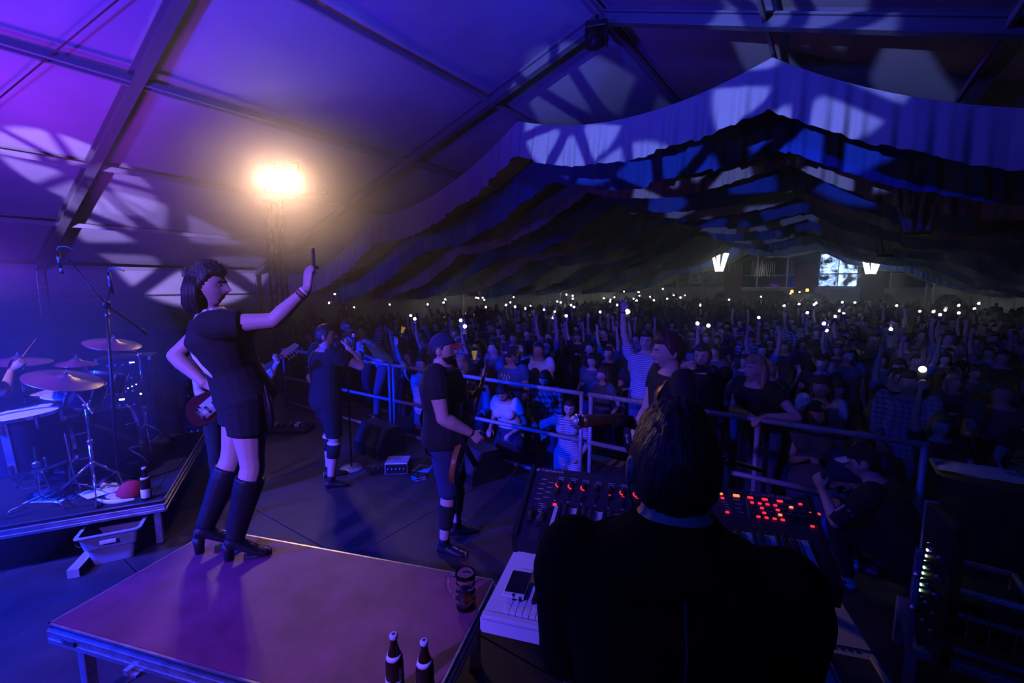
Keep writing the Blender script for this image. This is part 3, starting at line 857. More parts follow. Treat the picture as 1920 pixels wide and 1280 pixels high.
# ------------------------------------------------------------------ the performers
# woman on the platform, taking a picture
wm = build_person('person', 'woman in black on the wooden platform holding a phone up to the crowd', (-2.96, 1.17, .5), R(-22), 1.79, dict(
    fem=True, hipz=1.05, neckdrop=-.010, shdrop=.025, bw=1.13, legr=1.12, lean=-17, bend=3, py=.135, head=(-28, 2, 0), hair='bob', bun=True, seed=3, hairm=HAIRD,
    R=dict(w=(-2.46, 1.475, 2.135), hw=(.4, .2, -1), d=(-.1, .1, 1), n=(-.5, 1, 0), curl=38),
    L=dict(t=(-.10, -.06, 1.06), h=(-.45, -1, .05), d=(.5, .9, -.3), n=(1, 0, 0), curl=30),
    RF=dict(t=(.09, .03, 0), heel=.065, toe=(.25, 1, 0)), LF=dict(t=(-.10, -.13, 0), heel=.065, toe=(.15, 1, 0)),
    top=(BLACKC, .26, .022), bottom=(BLACKC, .25, .022), shoes=None), vox=.0075)
rt_ = wm['root']
for nm in ('RF', 'LF'):
    mb = MB(); wm['leg'](mb, nm, .012, .57, 1.0, 1.06); wm['foot'](mb, nm, .008)
    b_ = obj('boot', remesh(mb, 'boot', LEATHER, .009, 2), rt_)
    hj, K, A, toe, hl = wm['legs'][nm]
    z0 = A.z - .045 * 1.79
    hp = V((A.x, A.y, 0)) - toe * .040
    MB().tube([hp + V((0, 0, .0)), hp + V((0, 0, .055)), hp + V((0, 0, .105))], [.026, .030, .036], 14).done('heel', LEATHER, b_, True)
    MB().rings([(V((A.x, A.y, .010)) + toe * y, toe.cross(V((0, 0, 1))) * w, V((0, 0, .012))) for y, w in ((.04, .02), (.06, .038), (.12, .046), (.165, .040), (.19, .02))], 10).done('sole', RUBBER, b_)
for q in range(3): wrist_band(wm, 'R', [WHITEC, REDC, mat('band_black', (.02, .02, .02), .5)][q], .004 + .017 * q, .013)
mb = MB()
sp = wm['sp_pt']
mb.tube([sp(.220) + wm['rt'] * .03 - wm['fw'] * .158, sp(.17) + wm['rt'] * .07 - wm['fw'] * .146, sp(.12) + wm['rt'] * .105 - wm['fw'] * .118, sp(.075) + wm['rt'] * .135 - wm['fw'] * .080], [.008, .022, .024, .012], 8, True, .5)
mb.done('undershirt', WHITEC, rt_, True)
mb = MB(); mb.tube([wm['neck'] + wm['up'] * .004 + V((math.cos(a) * .060, math.sin(a) * .062 - .004, .006 * math.sin(a))) for a in [2 * PI * i / 20 for i in range(21)]], .013, 8); mb.done('collar', WHITEC, rt_, True)  # white ring painted in place of brightly lit neck skin
mb = MB(); mb.tube([sp(.045) + V((math.cos(a) * .185, math.sin(a) * .150, .0)) for a in [2 * PI * i / 28 for i in range(29)]], .017, 8, False, .3); blt = mb.done('belt', LEATHER, rt_, True)
mb = MB(); c = sp(.045) + V((.155, .115, -.015)); mb.torus(c, .024, .004, (.8, .55, 0), 4, 6); mb.done('buckle', GOLD, blt)
mb = MB(); c = sp(.045) + V((.165, .125, -.02))
mb.tube([c + V((0, 0, 0)), c + V((.01, .015, -.10)), c + V((.01, .02, -.20)), c + V((.0, .015, -.25))], [.020, .050, .050, .030], 12, True, .45); bg = mb.done('belt_bag', LEATHER, rt_, True)
mb = MB(); mb.tube([c + V((.035, -.012, -.03)), c + V((.040, -.008, -.12)), c + V((.050, .0, -.24))], .003, 6); mb.done('zip', CHROME, bg)
ph = thing('phone', 'black phone held up by the woman on the platform', 'phone', (-2.45, 1.515, 2.215), R(-25))
MB().box((0, 0, .075), (.072, .009, .148), None, .004).done('case', BLACKP, ph)
MB().box((0, -.0052, .075), (.066, .001, .138)).done('screen', mat('dark_screen', (.01, .01, .015), .08), ph)
MB().box((-.02, .0055, .13), (.022, .003, .022), None, .001).done('camera_bump', BLACKM, ph)

# singer in black, from behind
sg = build_person('person', 'singer in black tee and shorts seen from behind, hand mic at his mouth', (-4.4, 2.78, 0), R(-8), 1.80, dict(
    lean=2, bw=1.1, head=(-24, -4, 0), hair='short', seed=5, R=dict(t=(.16, .19, 1.50), h=(.7, -.1, -1), d=(-.5, .35, .5), n=(-1, .1, 0), curl=62), L=dict(t=(-.27, .10, .93)),
    RF=dict(t=(.15, -.06, 0), toe=(.5, 1, 0)), LF=dict(t=(-.14, .06, 0), toe=(.3, 1, 0)), top=(BLACKC, .32, .020), long_top=True, bottom=(BLACKC, .47, .022)), vox=.009)
for nm in ('RF', 'LF'):
    mb = MB(); sg['leg'](mb, nm, .009, .56, .72); mb.done('knee_sleeve', BLACKC, sg['root'], True)
    mb = MB(); sg['leg'](mb, nm, .0105, .535, .56); mb.done('sleeve_band', WHITEC, sg['root'], True)
wrist_band(sg, 'R', WHITEC, .02, .015)
def hand_mic(label, loc, d, body=BLACKM, head=STEELP):
    t = thing('microphone', label, 'microphone', loc)
    d = V(d).normalized()
    MB().ball((0, 0, 0), .026, 3).done('grille', head, t, True)
    m = MB(); m.lathe([(.027, -.006), (.0285, 0), (.027, .006)], (0, 0, 0), 24, d); m.done('grille_band', CHROME, t, True)
    m = MB(); m.lathe([(.023, .018), (.0225, .035), (.019, .09), (.0165, .16), (.014, .165)], (0, 0, 0), 20, d); m.done('handle', body, t, True)
    return t
S, E, W, d = sg['arms']['R'][:4]
wpos = sg['root'].matrix_basis @ (W + V((-.045, .10, .055)))
hand_mic('black hand microphone in the singer\'s fist', wpos + V((-.02, .02, .05)), (.35, -.25, -1))

# guitarist in a cap
gn = (V((0, 0, .85)) + V((.819, .574, 0)) * .22 + V((-.574, .819, 0)) * .75).normalized()
gy = V((.829, .559, 0)); gy = (gy - gn * gy.dot(gn)).normalized(); gx = gy.cross(gn)
GPOS = V((-2.36, 2.66, .86))
gt = build_person('person', 'bearded guitarist in snapback cap, black tee and knee sleeves at centre stage', (-2.51, 2.63, 0), R(-56), 1.83, dict(
    lean=-2, head=(2, -2, 0), hair='cap', beard=True, smile=True, cap=(NAVYC, REDC), bw=1.27, belly=.05, R=dict(w=(-2.22, 2.62, 1.02), h=(.55, -1, -.15), d=(-.25, .7, -.75), n=(-1, -.2, 0), curl=42),
    L=dict(w=tuple(GPOS + gn * .50 + V((-.03, .03, -.03))), h=(-.6, -.4, -1), d=(.3, .4, .7), n=(.6, .5, 0), curl=55), RF=dict(t=(.14, .0, 0)), LF=dict(t=(-.14, .06, 0)),
    top=(BLACKC, .36, .022), long_top=True, bottom=(NAVYC, .52, .022)), vox=.008)
for nm in ('RF', 'LF'):
    mb = MB(); gt['leg'](mb, nm, .009, .62, .84); mb.done('knee_sleeve', BLACKC, gt['root'], True)
mb = MB(); mb.box((0, 0, 0), (.026, .004, .022)); pt = mb.done('cap_patch', PRINT, gt['root']); pt.location = gt['HP'](V((.012, .110, .082))); pt.rotation_euler = (R(-25), 0, R(-10))
mb = MB()
for q, (x, y, z) in enumerate(((-.06, .0, .16), (-.045, .0, .06), (0, 0, 0), (.05, 0, .07), (.05, 0, .17), (0, 0, .09), (-.02, 0, .14), (.02, 0, .03))): mb.box((x, 0, z), (.06, .004, .022), (0, R(q * 41), 0))
pr_ = mb.done('shirt_print', PRINT, gt['root']); pr_.location = (-.02, .185, 1.22); pr_.rotation_euler = (R(-4), 0, 0)

def electric_guitar(label, loc, rot, lacquer=WOODG, n_peg=4, scale=1.0, black=False):
    """local frame: neck along +z, face towards +y"""
    t = thing('electric_guitar', label, 'guitar', loc, rot=rot); t.scale = (scale,) * 3
    pts = []
    for i in range(48):
        a = 2 * PI * i / 48
        r = .165 + .030 * math.cos(2 * a) + .020 * math.cos(3 * a + .5) + .018 * math.sin(a)
        x, y = r * math.sin(a) * .92, r * math.cos(a) * 1.18 - .08
        if y > .03: x *= 1 - .25 * ss(.03, .12, y) * (1 if x > 0 else .55)
        if abs(x) < .05 and y > .06: y -= .05
        pts.append((x, y))
    M = Matrix.Rotation(PI / 2, 4, 'X')
    m = MB(); m.poly(pts, .042, Matrix.Translation((0, .021, 0)) @ M)
    bmesh.ops.bevel(m.bm, geom=[e for e in m.bm.edges if abs(e.verts[0].co.y - e.verts[1].co.y) < 1e-6 and len(e.link_faces) == 2 and any(len(f.verts) > 10 for f in e.link_faces)], offset=.008, segments=2, affect='EDGES')
    m.done('guitar_body', lacquer, t)
    m = MB(); m.poly([(-.06, -.18), (.07, -.17), (.085, -.02), (.05, .09), (-.03, .09), (-.05, 0)], .003, Matrix.Translation((0, .0245, 0)) @ M); m.done('pickguard', PAPER if not black else BLACKP, t)
    m = MB(); m.rings([(V((0, .022, .05)), V((.029, 0, 0)), V((0, .012, 0))), (V((0, .022, .66)), V((.021, 0, 0)), V((0, .011, 0)))], 10); m.done('neck', MAPLE, t, True)
    m = MB(); m.box((0, .036, .36), (.046, .005, .62)); fb = m.done('fretboard', mat('rosewood', (.08, .04, .03), .5), t)
    for i in range(14): MB().box((0, .0395, .64 - .62 * (1 - .5 ** (i / 9.0)) * .95), (.044, .002, .002)).done('fret', CHROME, fb)
    m = MB(); m.poly([(-.024, .66), (.024, .66), (.036, .72), (.030, .84), (-.012, .86), (-.034, .76)], .015, Matrix.Translation((0, .030, 0)) @ M); hs = m.done('headstock', MAPLE if not black else BLACKP, t)
    for i in range(n_peg):
        m = MB(); z = .70 + .15 * i / max(1, n_peg - 1); m.cyl((-.03, .022, z), (-.062, .022, z), .004, .004, 8); m.ball((-.068, .022, z), .011, 2, (1, .4, 1)); m.cyl((-.012 + .004 * (i % 2), .03, z), (-.012 + .004 * (i % 2), .046, z), .006, .006, 8)
        m.done('tuning_peg', CHROME, hs, True)
    for z in (-.05, -.12): MB().box((0, .030, z), (.075, .012, .022), None, .003).done('pickup', BLACKP, t)
    MB().box((0, .030, -.19), (.08, .014, .03), None, .003).done('bridge', CHROME, t)
    for i in range(n_peg): MB().tube([(-.016 + .032 * i / (n_peg - 1), .040, -.19), (-.014 + .028 * i / (n_peg - 1), .043, .66)], .0012, 4).done('string', CHROME, t)
    for q in range(2): MB().cyl((.07 - .02 * q, .02, -.16 - .03 * q), (.07 - .02 * q, .038, -.16 - .03 * q), .010, .010, 12).done('knob', CHROME, t)
    return t
gm = Matrix.Translation((-2.51, 2.63, 0)) @ Matrix.Rotation(R(-56), 4, 'Z')
electric_guitar('brown bass guitar worn low by the capped guitarist, neck pointing up', GPOS, Matrix((gx, gy, gn)).transposed().to_euler())
sm = MB(); sm.tube([gt['root'].matrix_basis @ p for p in (V((.15, .27, .74)), V((.19, .14, 1.0)), V((.12, .155, 1.32)), V((-.05, .06, 1.50)), V((-.13, -.12, 1.36)), V((.02, -.19, 1.08)), V((.17, -.12, .85)), V((.20, .16, .72)))], .024, 8, False, .12)
tag(sm.done('guitar_strap', LEATHER, None, True), 'black strap across the capped guitarist\'s chest', 'strap')

# smiling guitarist, and the strap over his shoulder
sgt = build_person('person', 'smiling dark-haired guitarist in black, seen in profile beyond the keyboard player', (-.92, 3.32, 0), R(128), 1.87, dict(
    lean=0, head=(-6, 4, 0), hair='quiff', hairm=HAIRR, smile=True, seed=8, L=dict(t=(-.42, .30, 1.24), h=(-.5, -.3, -1), d=(-.5, .6, .5), n=(0, 0, 1), curl=55), R=dict(t=(.05, .24, 1.06), h=(1, -.5, -.5), d=(-.8, .2, -.3), n=(0, -1, 0)),
    top=(BLACKC, .34, .016), bottom=(BLACKC, .97)), vox=.008)
mb = MB(); sp_ = sgt['sp_pt']; rr, ff, uu = sgt['rt'], sgt['fw'], sgt['up']
mb.tube([sp_(.16) - rr * .10 + ff * .150, sp_(.22) - rr * .11 + ff * .145, sp_(.268) - rr * .105 + ff * .085, sp_(.290) - rr * .10 + ff * .01, sp_(.275) - rr * .085 - ff * .085, sp_(.22) - rr * .03 - ff * .135, sp_(.14) + rr * .06 - ff * .14], .034, 8, False, .10, rr)
tag(mb.done('guitar_strap', GOLD, sgt['root'], True))
sgm = sgt['root'].matrix_basis
electric_guitar('black guitar whose bright tuning pegs point left of the gold microphone', sgm @ V((.0, .22, 1.05)), (R(4), R(-66), R(128)), mat('black_lacquer', (.01, .01, .012), .15), 6, .92, True)

JACKET = mat('black_jacket', (.004, .0045, .007), .9, bump=.4, bscale=50, spec=.08)
# keyboard player, back to the camera
kb = build_person('person', 'keyboard player in black hooded jacket with his back turned, largest figure', (-.225, .89, 0), R(17), 2.01, dict(
    lean=3, bend=5, neckdrop=.020, shdrop=.065, head=(4, 8, 0), hair='mop', hairm=HAIRD, seed=11, bw=.98, armr=.95, R=dict(t=(.13, .38, 1.27), h=(.35, -.3, -1.4), d=(-.3, 1, -.1), n=(0, 0, -1), curl=40), L=dict(t=(-.15, .40, 1.27), h=(-.35, -.3, -1.4), d=(.3, 1, -.1), n=(0, 0, -1), curl=40),
    top=(JACKET, .97, .018), long_top=True, bottom=(BLACKC, .97)), vox=.009)
sp_ = kb['sp_pt']; rr, ff, uu = kb['rt'], kb['fw'], kb['up']
mb = MB(); cm_ = sp_(.30) - ff * .005
mb.rings([(sp_(t) + uu * dz + ff * o, rr * a, ff * b) for t, dz, a, b, o in ((.235, 0, .215, .135, -.01), (.262, 0, .185, .125, -.01), (.283, 0, .135, .110, -.005), (.295, 0, .098, .090, 0), (.302, 0, .088, .085, .003))], 28)
mb.done('collar', JACKET, kb['root'], True)
mb = MB(); mb.tube([sp_(t) - ff * (.152 - .03 * abs(t - .2)) + rr * (.02 + .004 * math.sin(t * 40)) for t in (.25, .2, .15, .1, .05, 0)], .0022, 6); mb.done('seam', GREYC, kb['root'], True)
mb = MB(); mb.ball(kb['HP'](V((-.082, -.012, -.006))), .013, 2, (.6, 1, 1.4)); mb.tube([kb['HP'](V(p)) for p in ((-.088, -.012, -.012), (-.082, -.02, -.05), (-.055, -.06, -.12))], .003, 6); mb.done('ear_monitor', BLACKP, kb['root'], True)

# guitarist half hidden behind the woman
bh = build_person('person', 'guitarist in dark clothes half hidden behind the woman on the platform', (-4.85, 1.97, 0), R(-112), 1.80, dict(
    head=(-5, 4, 0), R=dict(t=(.06, .26, 1.02), h=(.9, -.8, -.3), d=(-.6, .3, -.6), n=(-.3, -1, 0), curl=45), L=dict(t=(-.46, .27, 1.40), h=(-.6, -.3, -1), curl=60, n=(.5, .6, .3)), top=(BLACKC, .34, .018), bottom=(BLACKC, .97)), vox=.011)
bm_ = bh['root'].matrix_basis
electric_guitar('dark guitar of the man half hidden behind the woman', bm_ @ V((.04, .22, 1.08)), (R(4), R(-56), R(-112)), mat('dark_red_lacquer', (.12, .02, .02), .2), 6)

# drummer at the very left edge
dm = build_person('person', 'drummer in white tee seated behind the kit at the left edge', (-5.85, .40, .40), R(-5), 1.80, dict(
    hipz=.62, lean=4, py=0, RF=dict(t=(.20, .42, 0), h=(.4, 1, .6)), LF=dict(t=(-.22, .38, 0), h=(-.4, 1, .6)),
    R=dict(w=(-5.86, .70, 1.41), h=(.9, -.4, -.5), d=(0, .6, .6), n=(-1, .2, 0), curl=65), L=dict(t=(-.25, .40, .95), h=(-1, -.4, -.5), curl=65), top=(WHITEC, .34), bottom=(BLACKC, .52, .016), hair='mop'), vox=.011)
# ------------------------------------------------------------------ platforms
def platform(name, label, corner, ang, w, d, z, legs_at, logo, cover):
    """corner: far-left top corner; the width runs along ang, the depth towards the viewer's side"""
    t = thing(name, label, 'platform', (corner[0], corner[1], 0), ang)
    MB().box((w / 2, -d / 2, z - .012), (w - .016, d - .016, .024), None, .002).done('deck_plate', cover, t)
    for (c, s_) in (((w / 2, -.006), (w, .012)), ((w / 2, -d + .006), (w, .012)), ((.006, -d / 2), (.012, d)), ((w - .006, -d / 2), (.012, d))):
        m = MB(); m.box((c[0], c[1], z - .004), (s_[0], s_[1], .008)); e = m.done('edge_strip', ALU, t)
        m = MB(); m.box((c[0], c[1], z - .020), (s_[0] - .02 if s_[0] > .1 else s_[0] * .5, s_[1] - .02 if s_[1] > .1 else s_[1] * .5, .024)); m.done('shadow_gap', BLACKM, e)
        m = MB()
        ax = s_[0] > s_[1]
        L = s_[0] if ax else s_[1]
        for q, (zz, hh, o) in enumerate(((z - .043, .022, .030), (z - .064, .020, .022), (z - .086, .024, .030))):
            m.box((c[0], c[1], zz), (L, o, hh) if ax else (o, L, hh), None, .003)
        m.done('frame_rail', ALU, t)
    for (x, y) in legs_at:
        m = MB(); m.box((x, y, (z - .09) / 2 + .004), (.05, .05, z - .09), None, .004); l = m.done('leg', ALU, t)
        MB().box((x, y, .006), (.056, .056, .012)).done('leg_cap', RUBBER, l)
    if logo:
        MB().box((.155, -d - .010, z - .062), (.085, .004, .026)).done('logo_plate', BLACKM, t)
        text('logo_lettering', logo, .026, ALU, t, (.155, -d - .0125, z - .062), (PI / 2, 0, 0), 'CENTER', .95)
        m = MB(); m.box((.58, -d - .004, z - .112), (.07, .05, .018), None, .003); m.box((.56, -d - .02, z - .10), (.03, .03, .03), None, .003); m.done('clamp_bracket', ALU, t)
    return t
AP = R(19.3)
platform('stage_platform', 'wooden topped platform in front, with metal frame, the woman standing on it', (-3.36, 1.24), AP, 2.02, .92, .5, [(.09, -.83), (.09, -.09), (1.93, -.09), (1.93, -.83)], 'B\u00dcTEC', WOODP)
RAng = math.atan2(.87, .49)
e1 = V((math.cos(RAng), math.sin(RAng), 0)); e2 = V((-math.sin(RAng), math.cos(RAng), 0))
rc = V((-4.40, 1.28, 0)) - e1 * 3.0 + e2 * 2.0
platform('drum_riser', 'low drum riser with grooved metal edge at the left, drum kit on it', (rc.x, rc.y), RAng, 3.0, 2.0, .4, [(2.93, -1.93), (2.93, -.07), (1.55, -1.93), (.07, -1.93), (.07, -.07)], None, CARPET)
tag(MB().sheet(lambda x, y: rc + e1 * (1.0 + 1.9 * x) - e2 * (.15 + 1.72 * y) + V((0, 0, .4035 + .003 * noise.noise(V((x * 14, y * 14, 0))))), 30, 26).done('drum_rug', CARPET, None, True), 'black rug under the drum kit', 'rug')

# ------------------------------------------------------------------ drums
def drum(name, label, loc, r, h, rot, lugs=8, legs=0, reso=True, zfloor=.4):
    t = thing(name, label, 'drum', loc, rot=rot)
    MB().lathe([(r * .96, -h / 2), (r, -h / 2 + .002), (r, h / 2 - .002), (r * .96, h / 2)], n=40).done('shell', SHELL, t, True)
    auto_smooth(t.children[-1])
    MB().lathe([(r * .97, h / 2 - .003), (r * .97, h / 2 + .006), (.001, h / 2 + .007)], n=40).done('batter_head', SKIND, t)
    if reso: MB().lathe([(r * .97, -h / 2 + .003), (r * .97, -h / 2 - .006), (.001, -h / 2 - .007)], n=40).done('resonant_head', SHELL, t)
    for z in (h / 2, -h / 2): MB().lathe([(r * .99, z - .012), (r * 1.035, z - .012), (r * 1.035, z + .014), (r * .99, z + .014), (r * .99, z - .012)], n=40).done('hoop', CHROME, t)
    for i in range(lugs):
        a = 2 * PI * i / lugs + .2; c = V((math.cos(a), math.sin(a), 0))
        m = MB()
        for sz in (1, -1): m.tube([c * (r + .012) + V((0, 0, sz * (h / 2 - .02))), c * (r + .012) + V((0, 0, sz * (h / 2 - .085)))], [.008, .011], 8, True)
        lg = m.done('lug', CHROME, t, True); lg['kind'] = 'stuff'
        MB().cyl(c * (r + .022) + V((0, 0, h / 2 + .012)), c * (r + .022) + V((0, 0, h / 2 - .06)), .004, .004, 6).done('tension_rod', CHROME, t)
    for i in range(legs):
        a = 2 * PI * i / legs + .9; c = V((math.cos(a), math.sin(a), 0)); z0 = zfloor - loc[2]
        l = MB().tube([c * (r + .02) + V((0, 0, .02)), c * (r + .025) + V((0, 0, z0 + .12)), c * (r + .06) + V((0, 0, z0 + .02))], .007, 8).done('leg', CHROME, t, True)
        MB().ball(c * (r + .06) + V((0, 0, z0 + .015)), .014, 2).done('foot', RUBBER, l, True)
    return t
ft = drum('floor_tom', 'large floor tom with pale head and chrome hoop at the left edge', (-5.28, .66, .90), .235, .42, (R(3), R(-4), 0), 8, 3)
MB().box((.238 * math.cos(-.55), .238 * math.sin(-.55), 0), (.004, .05, .42), (0, 0, -.55)).done('shell_plate', ALU, ft)
m = MB(); m.torus((0, 0, 0), .018, .003, (0, 0, 1), 20, 6); m.torus((0, 0, 0), .008, .003, (0, 0, 1), 16, 6); bd_ = m.done('badge', PRINT, ft); bd_.location = (.24 * math.cos(-.95), .24 * math.sin(-.95), -.03); bd_.rotation_euler = (PI / 2, 0, -.95 + PI / 2)
kd = drum('kick_drum', 'black bass drum with chrome bands lying on the riser', (-5.62, 1.18, .69), .28, .46, (R(-90), 0, 0), 8)
for s in (-1, 1):
    MB().tube([V((s * .27, .05, .12)), V((s * .33, .16, .22)), V((s * .36, .275, .27))], .009, 8).done('spur', CHROME, kd, True)
rt1 = drum('rack_tom', 'small rack tom with bright hoop behind the cymbal stand', (-5.50, 1.06, 1.19), .155, .20, (R(-14), R(10), 0), 6)
MB().tube([V((0, -.0, -.10)), V((-.05, .05, -.22)), V((-.08, .07, -.36))], .012, 8).done('tom_mount', CHROME, rt1, True)
drum('rack_tom', 'second rack tom beyond the first one, nearer the racks', (-5.80, 1.30, 1.20), .145, .20, (R(-14), R(-6), 0), 6)
for q, p in enumerate(((-5.80, .86, 1.17), (-5.52, .92, 1.16))):
    t = thing('practice_pad', ['flat round pad beside the floor tom, farther left', 'flat round pad beside the floor tom, nearer the cymbal stand'][q], 'drum pad', p, rot=(R(-8), R(6), 0))
    MB().lathe([(.001, 0), (.115, 0), (.12, .006), (.12, .02), (.11, .026), (.001, .026)], n=36).done('pad_surface', SKIND, t); MB().lathe([(.118, -.004), (.126, -.004), (.126, .02), (.118, .02), (.118, -.004)], n=36).done('rim', BLACKM, t)
    MB().cyl((0, 0, 0), (0, 0, -.3), .01).done('mount', CHROME, t)
sn = drum('snare_drum', 'snare drum between the drummer\'s knees behind the floor tom', (-5.62, .74, 1.02), .175, .14, (R(4), 0, 0), 8)
MB().cyl((0, 0, -.07), (0, 0, -.36), .012).done('snare_stand_tube', CHROME, sn)
for a in (0, 2.1, 4.2): MB().tube([V((0, 0, -.36)), V((.2 * math.cos(a), .2 * math.sin(a), -.61))], .009, 8).done('stand_leg', CHROME, sn)

def cymbal_stand(label, base, top, cym_r, tilt, tripod=.30, boom=None, arm2=None):
    t = thing('cymbal_stand', label, 'cymbal stand', base)
    b = V(base); T = V(top) - b
    knee = V(boom) - b if boom else V((0, 0, T.z - .02))
    m = MB(); m.tube([V((0, 0, .06)), V((0, 0, .45))], .014, 10); m.tube([V((0, 0, .45)), V((0, 0, knee.z))], .010, 10); m.done('pole', CHROME, t, True)
    for z in (.27, .46, knee.z - .02): MB().lathe([(.018, -.02), (.022, -.01), (.022, .012), (.016, .02)], (0, 0, z), 14).done('clamp', CHROME, t, True)
    if boom: MB().tube([V((0, 0, knee.z)) + (V((0, 0, knee.z)) - T) * .35, V((0, 0, knee.z)), T - V((0, 0, .03))], .008, 8).done('boom_arm', CHROME, t, True)
    for i in range(3):
        a = 2 * PI * i / 3 + 1.9; d = V((math.cos(a), math.sin(a), 0))
        l = MB().tube([V((0, 0, .27)) + d * .02, d * tripod * .98 + V((0, 0, .02))], .010, 8, False, .5).done('leg', CHROME, t, True)
        MB().tube([V((0, 0, .07)), d * tripod * .55 + V((0, 0, .13))], .006, 6).done('leg_brace', CHROME, l, True)
        MB().tube([d * tripod * .93 + V((0, 0, .035)), d * tripod * 1.08 + V((0, 0, .014))], .013, 8, True).done('rubber_foot', RUBBER, l, True)
    q = Euler(tilt).to_matrix(); n = q @ V((0, 0, 1))
    if cym_r:
        m = MB(); m.lathe([(.004, .030), (.03, .028), (.048, .012), (.055, .006), (cym_r * .6, -.008), (cym_r * .98, -.026), (cym_r, -.028), (cym_r * .98, -.0285), (cym_r * .6, -.010), (.05, .003), (.004, .026)], T, 48, n); m.done('cymbal', BRONZE, t, True)
        MB().cyl(T - n * .03, T + n * .07, .005, .005, 8).done('cymbal_rod', CHROME, t)
        m = MB(); m.cyl(T + n * .033, T + n * .05, .015, .012, 12); m.tube([T + n * .06 - q @ V((.022, 0, 0)), T + n * .062, T + n * .06 + q @ V((.022, 0, 0))], .005, 6, True); m.done('wing_nut', CHROME, t, True)
    return t
cymbal_stand('chrome tripod stand carrying the big ride cymbal low over the toms', (-4.98, .98, .4), (-5.44, .96, 1.36), .27, (R(-10), R(14), 0), .30, (-4.98, .98, 1.19))
cymbal_stand('stand of the crash cymbal behind the microphone pole', (-5.90, 1.62, .4), (-5.82, 1.40, 1.60), .23, (R(-6), R(12), 0), .28, (-5.90, 1.62, 1.45))
cymbal_stand('stand of the thin cymbal high at the left edge', (-6.32, .82, .4), (-6.12, .78, 1.48), .24, (R(-3), R(4), 0), .28, (-6.32, .82, 1.38))
cymbal_stand('small hi-hat cymbal stand between racks and rack tom', (-6.15, 1.25, .4), (-6.0, 1.15, 1.42), .17, (R(-4), R(4), 0), .25)
t = thing('hardware_stand', 'short bare tripod rod with round clutch beside the floor tom', 'stand', (-5.22, .72, .4)); 
t.location = (-4.98, .66, .4)
MB().cyl((0, 0, .1), (0, 0, .52), .006, .006, 8).done('rod', CHROME, t)
m = MB(); m.lathe([(.008, -.018), (.028, -.012), (.03, 0), (.028, .012), (.008, .018)], (0, 0, .37), 20, (1, -.6, 0)); m.done('clutch', CHROME, t, True)
for i in range(3):
    a = 2 * PI * i / 3 + .5; d = V((math.cos(a), math.sin(a), 0)); MB().tube([V((0, 0, .11)), d * .17 + V((0, 0, .06)), d * .2 + V((0, 0, .008))], .006, 6).done('leg', CHROME, t, True)
pd = thing('kick_pedal', 'chrome double chain pedal at the foot of the bass drum', 'pedal', (-5.35, .80, .4), R(-10))
MB().box((0, 0, .03), (.09, .26, .012), (R(8), 0, 0), .003).done('footboard', ALU, pd); MB().tube([V((.06, .1, .0)), V((.06, .1, .18)), V((-.06, .1, .18)), V((-.06, .1, 0))], .008, 8).done('frame', CHROME, pd, True); MB().tube([V((0, .1, .18)), V((0, .16, .3))], .006, 8).done('beater_rod', CHROME, pd); MB().ball((0, .165, .31), .03, 2).done('beater', WHITEC, pd, True)
# sticks, cap, bottle, towel, papers, cable on the riser
for q, (a, b) in enumerate((((-5.88, .70, 1.40), (-6.02, .90, 1.66)),)):
    tag(MB().tube([V(a) - (V(b) - V(a)) * .3, V(a), V(b) - (V(b) - V(a)) * .12, V(b)], [.007, .007, .005, .0045], 8, True).done('drum_stick', MAPLE, None, True), 'drum stick raised in the drummer\'s fist', 'drum stick')
cp = thing('baseball_cap', 'red baseball cap with white lettering lying on the drum riser', 'cap', (-4.72, 1.15, .402), R(150))
REDF = mat('red_felt', (.42, .02, .03), .85, bump=.3, bscale=120)
m = MB(); sphere_grid(m, lambda d: V((d.x * .088, d.y * .105, max(0, d.z) * .125)), 24, 32); m.done('crown', REDF, cp, True)
def vis(x, y, dz): 
    a = (x - .5) * 2; return V((a * .082, .085 + .085 * y * math.sqrt(max(0, 1 - .7 * a * a)) - .04 * a * a, .012 + .02 * (1 - a * a) + dz))
m = MB(); m.sheet(lambda x, y: vis(x, y, 0), 12, 5); m.sheet(lambda x, y: vis(1 - x, y, -.005), 12, 5); m.done('visor', mat('cap_visor', (.60, .55, .55), .8), cp, True)
text('cap_lettering', 'BULLS', .030, PRINT, cp, (.086, .015, .045), (R(72), 0, R(80)), 'CENTER', .8)
m = MB(); m.ball((0, 0, .126), .008, 1); m.done('button', REDF, cp)
def bottle(label, loc, glass, h=.26, r=.033, labels=True, swing=False, group=None, long=False):
    t = thing('bottle', label, 'bottle', loc, R(-60), group)
    s = h / .26
    MB().lathe([(.001, 0), (r * .92, 0), (r, .006), (r, .145 * s), (r * .92, .165 * s), (r * .55, .200 * s), (.0145, .222 * s), (.0135, .248 * s), (.0155, .25 * s), (.0155, .258 * s), (.012, .26 * s)], n=28).done('glass_body', glass, t, True)
    if labels:
        MB().lathe([(r + .0006, .02 * s), (r + .0008, .021 * s), (r + .0008, .088 * s), (r + .0006, .089 * s)], n=28).done('body_label', PAPER, t, True)
        m = MB(); rr = lambda z: r * (.92 - (z - .165) / .035 * .37) + .0012
        m.lathe([(rr(.168), .168 * s), (rr(.184), .184 * s)], n=28); nl = m.done('neck_label', PAPER, t, True)
        m = MB(); m.ball((0, -r * .80, .172 * s), .011, 2, (1, .3, 1)); m.done('label_seal', INK, nl)
    m = MB()
    m.lathe([(.016, .248 * s), (.0168, .251 * s), (.0168, .259 * s), (.013, .263 * s), (.001, .2635 * s)], n=21); c_ = m.done('crown_cap', PRINT, t)
    MB().lathe([(.001, .2637 * s), (.007, .2637 * s), (.007, .2641 * s), (.001, .2642 * s)], n=12).done('cap_print', INK, c_)
    return t
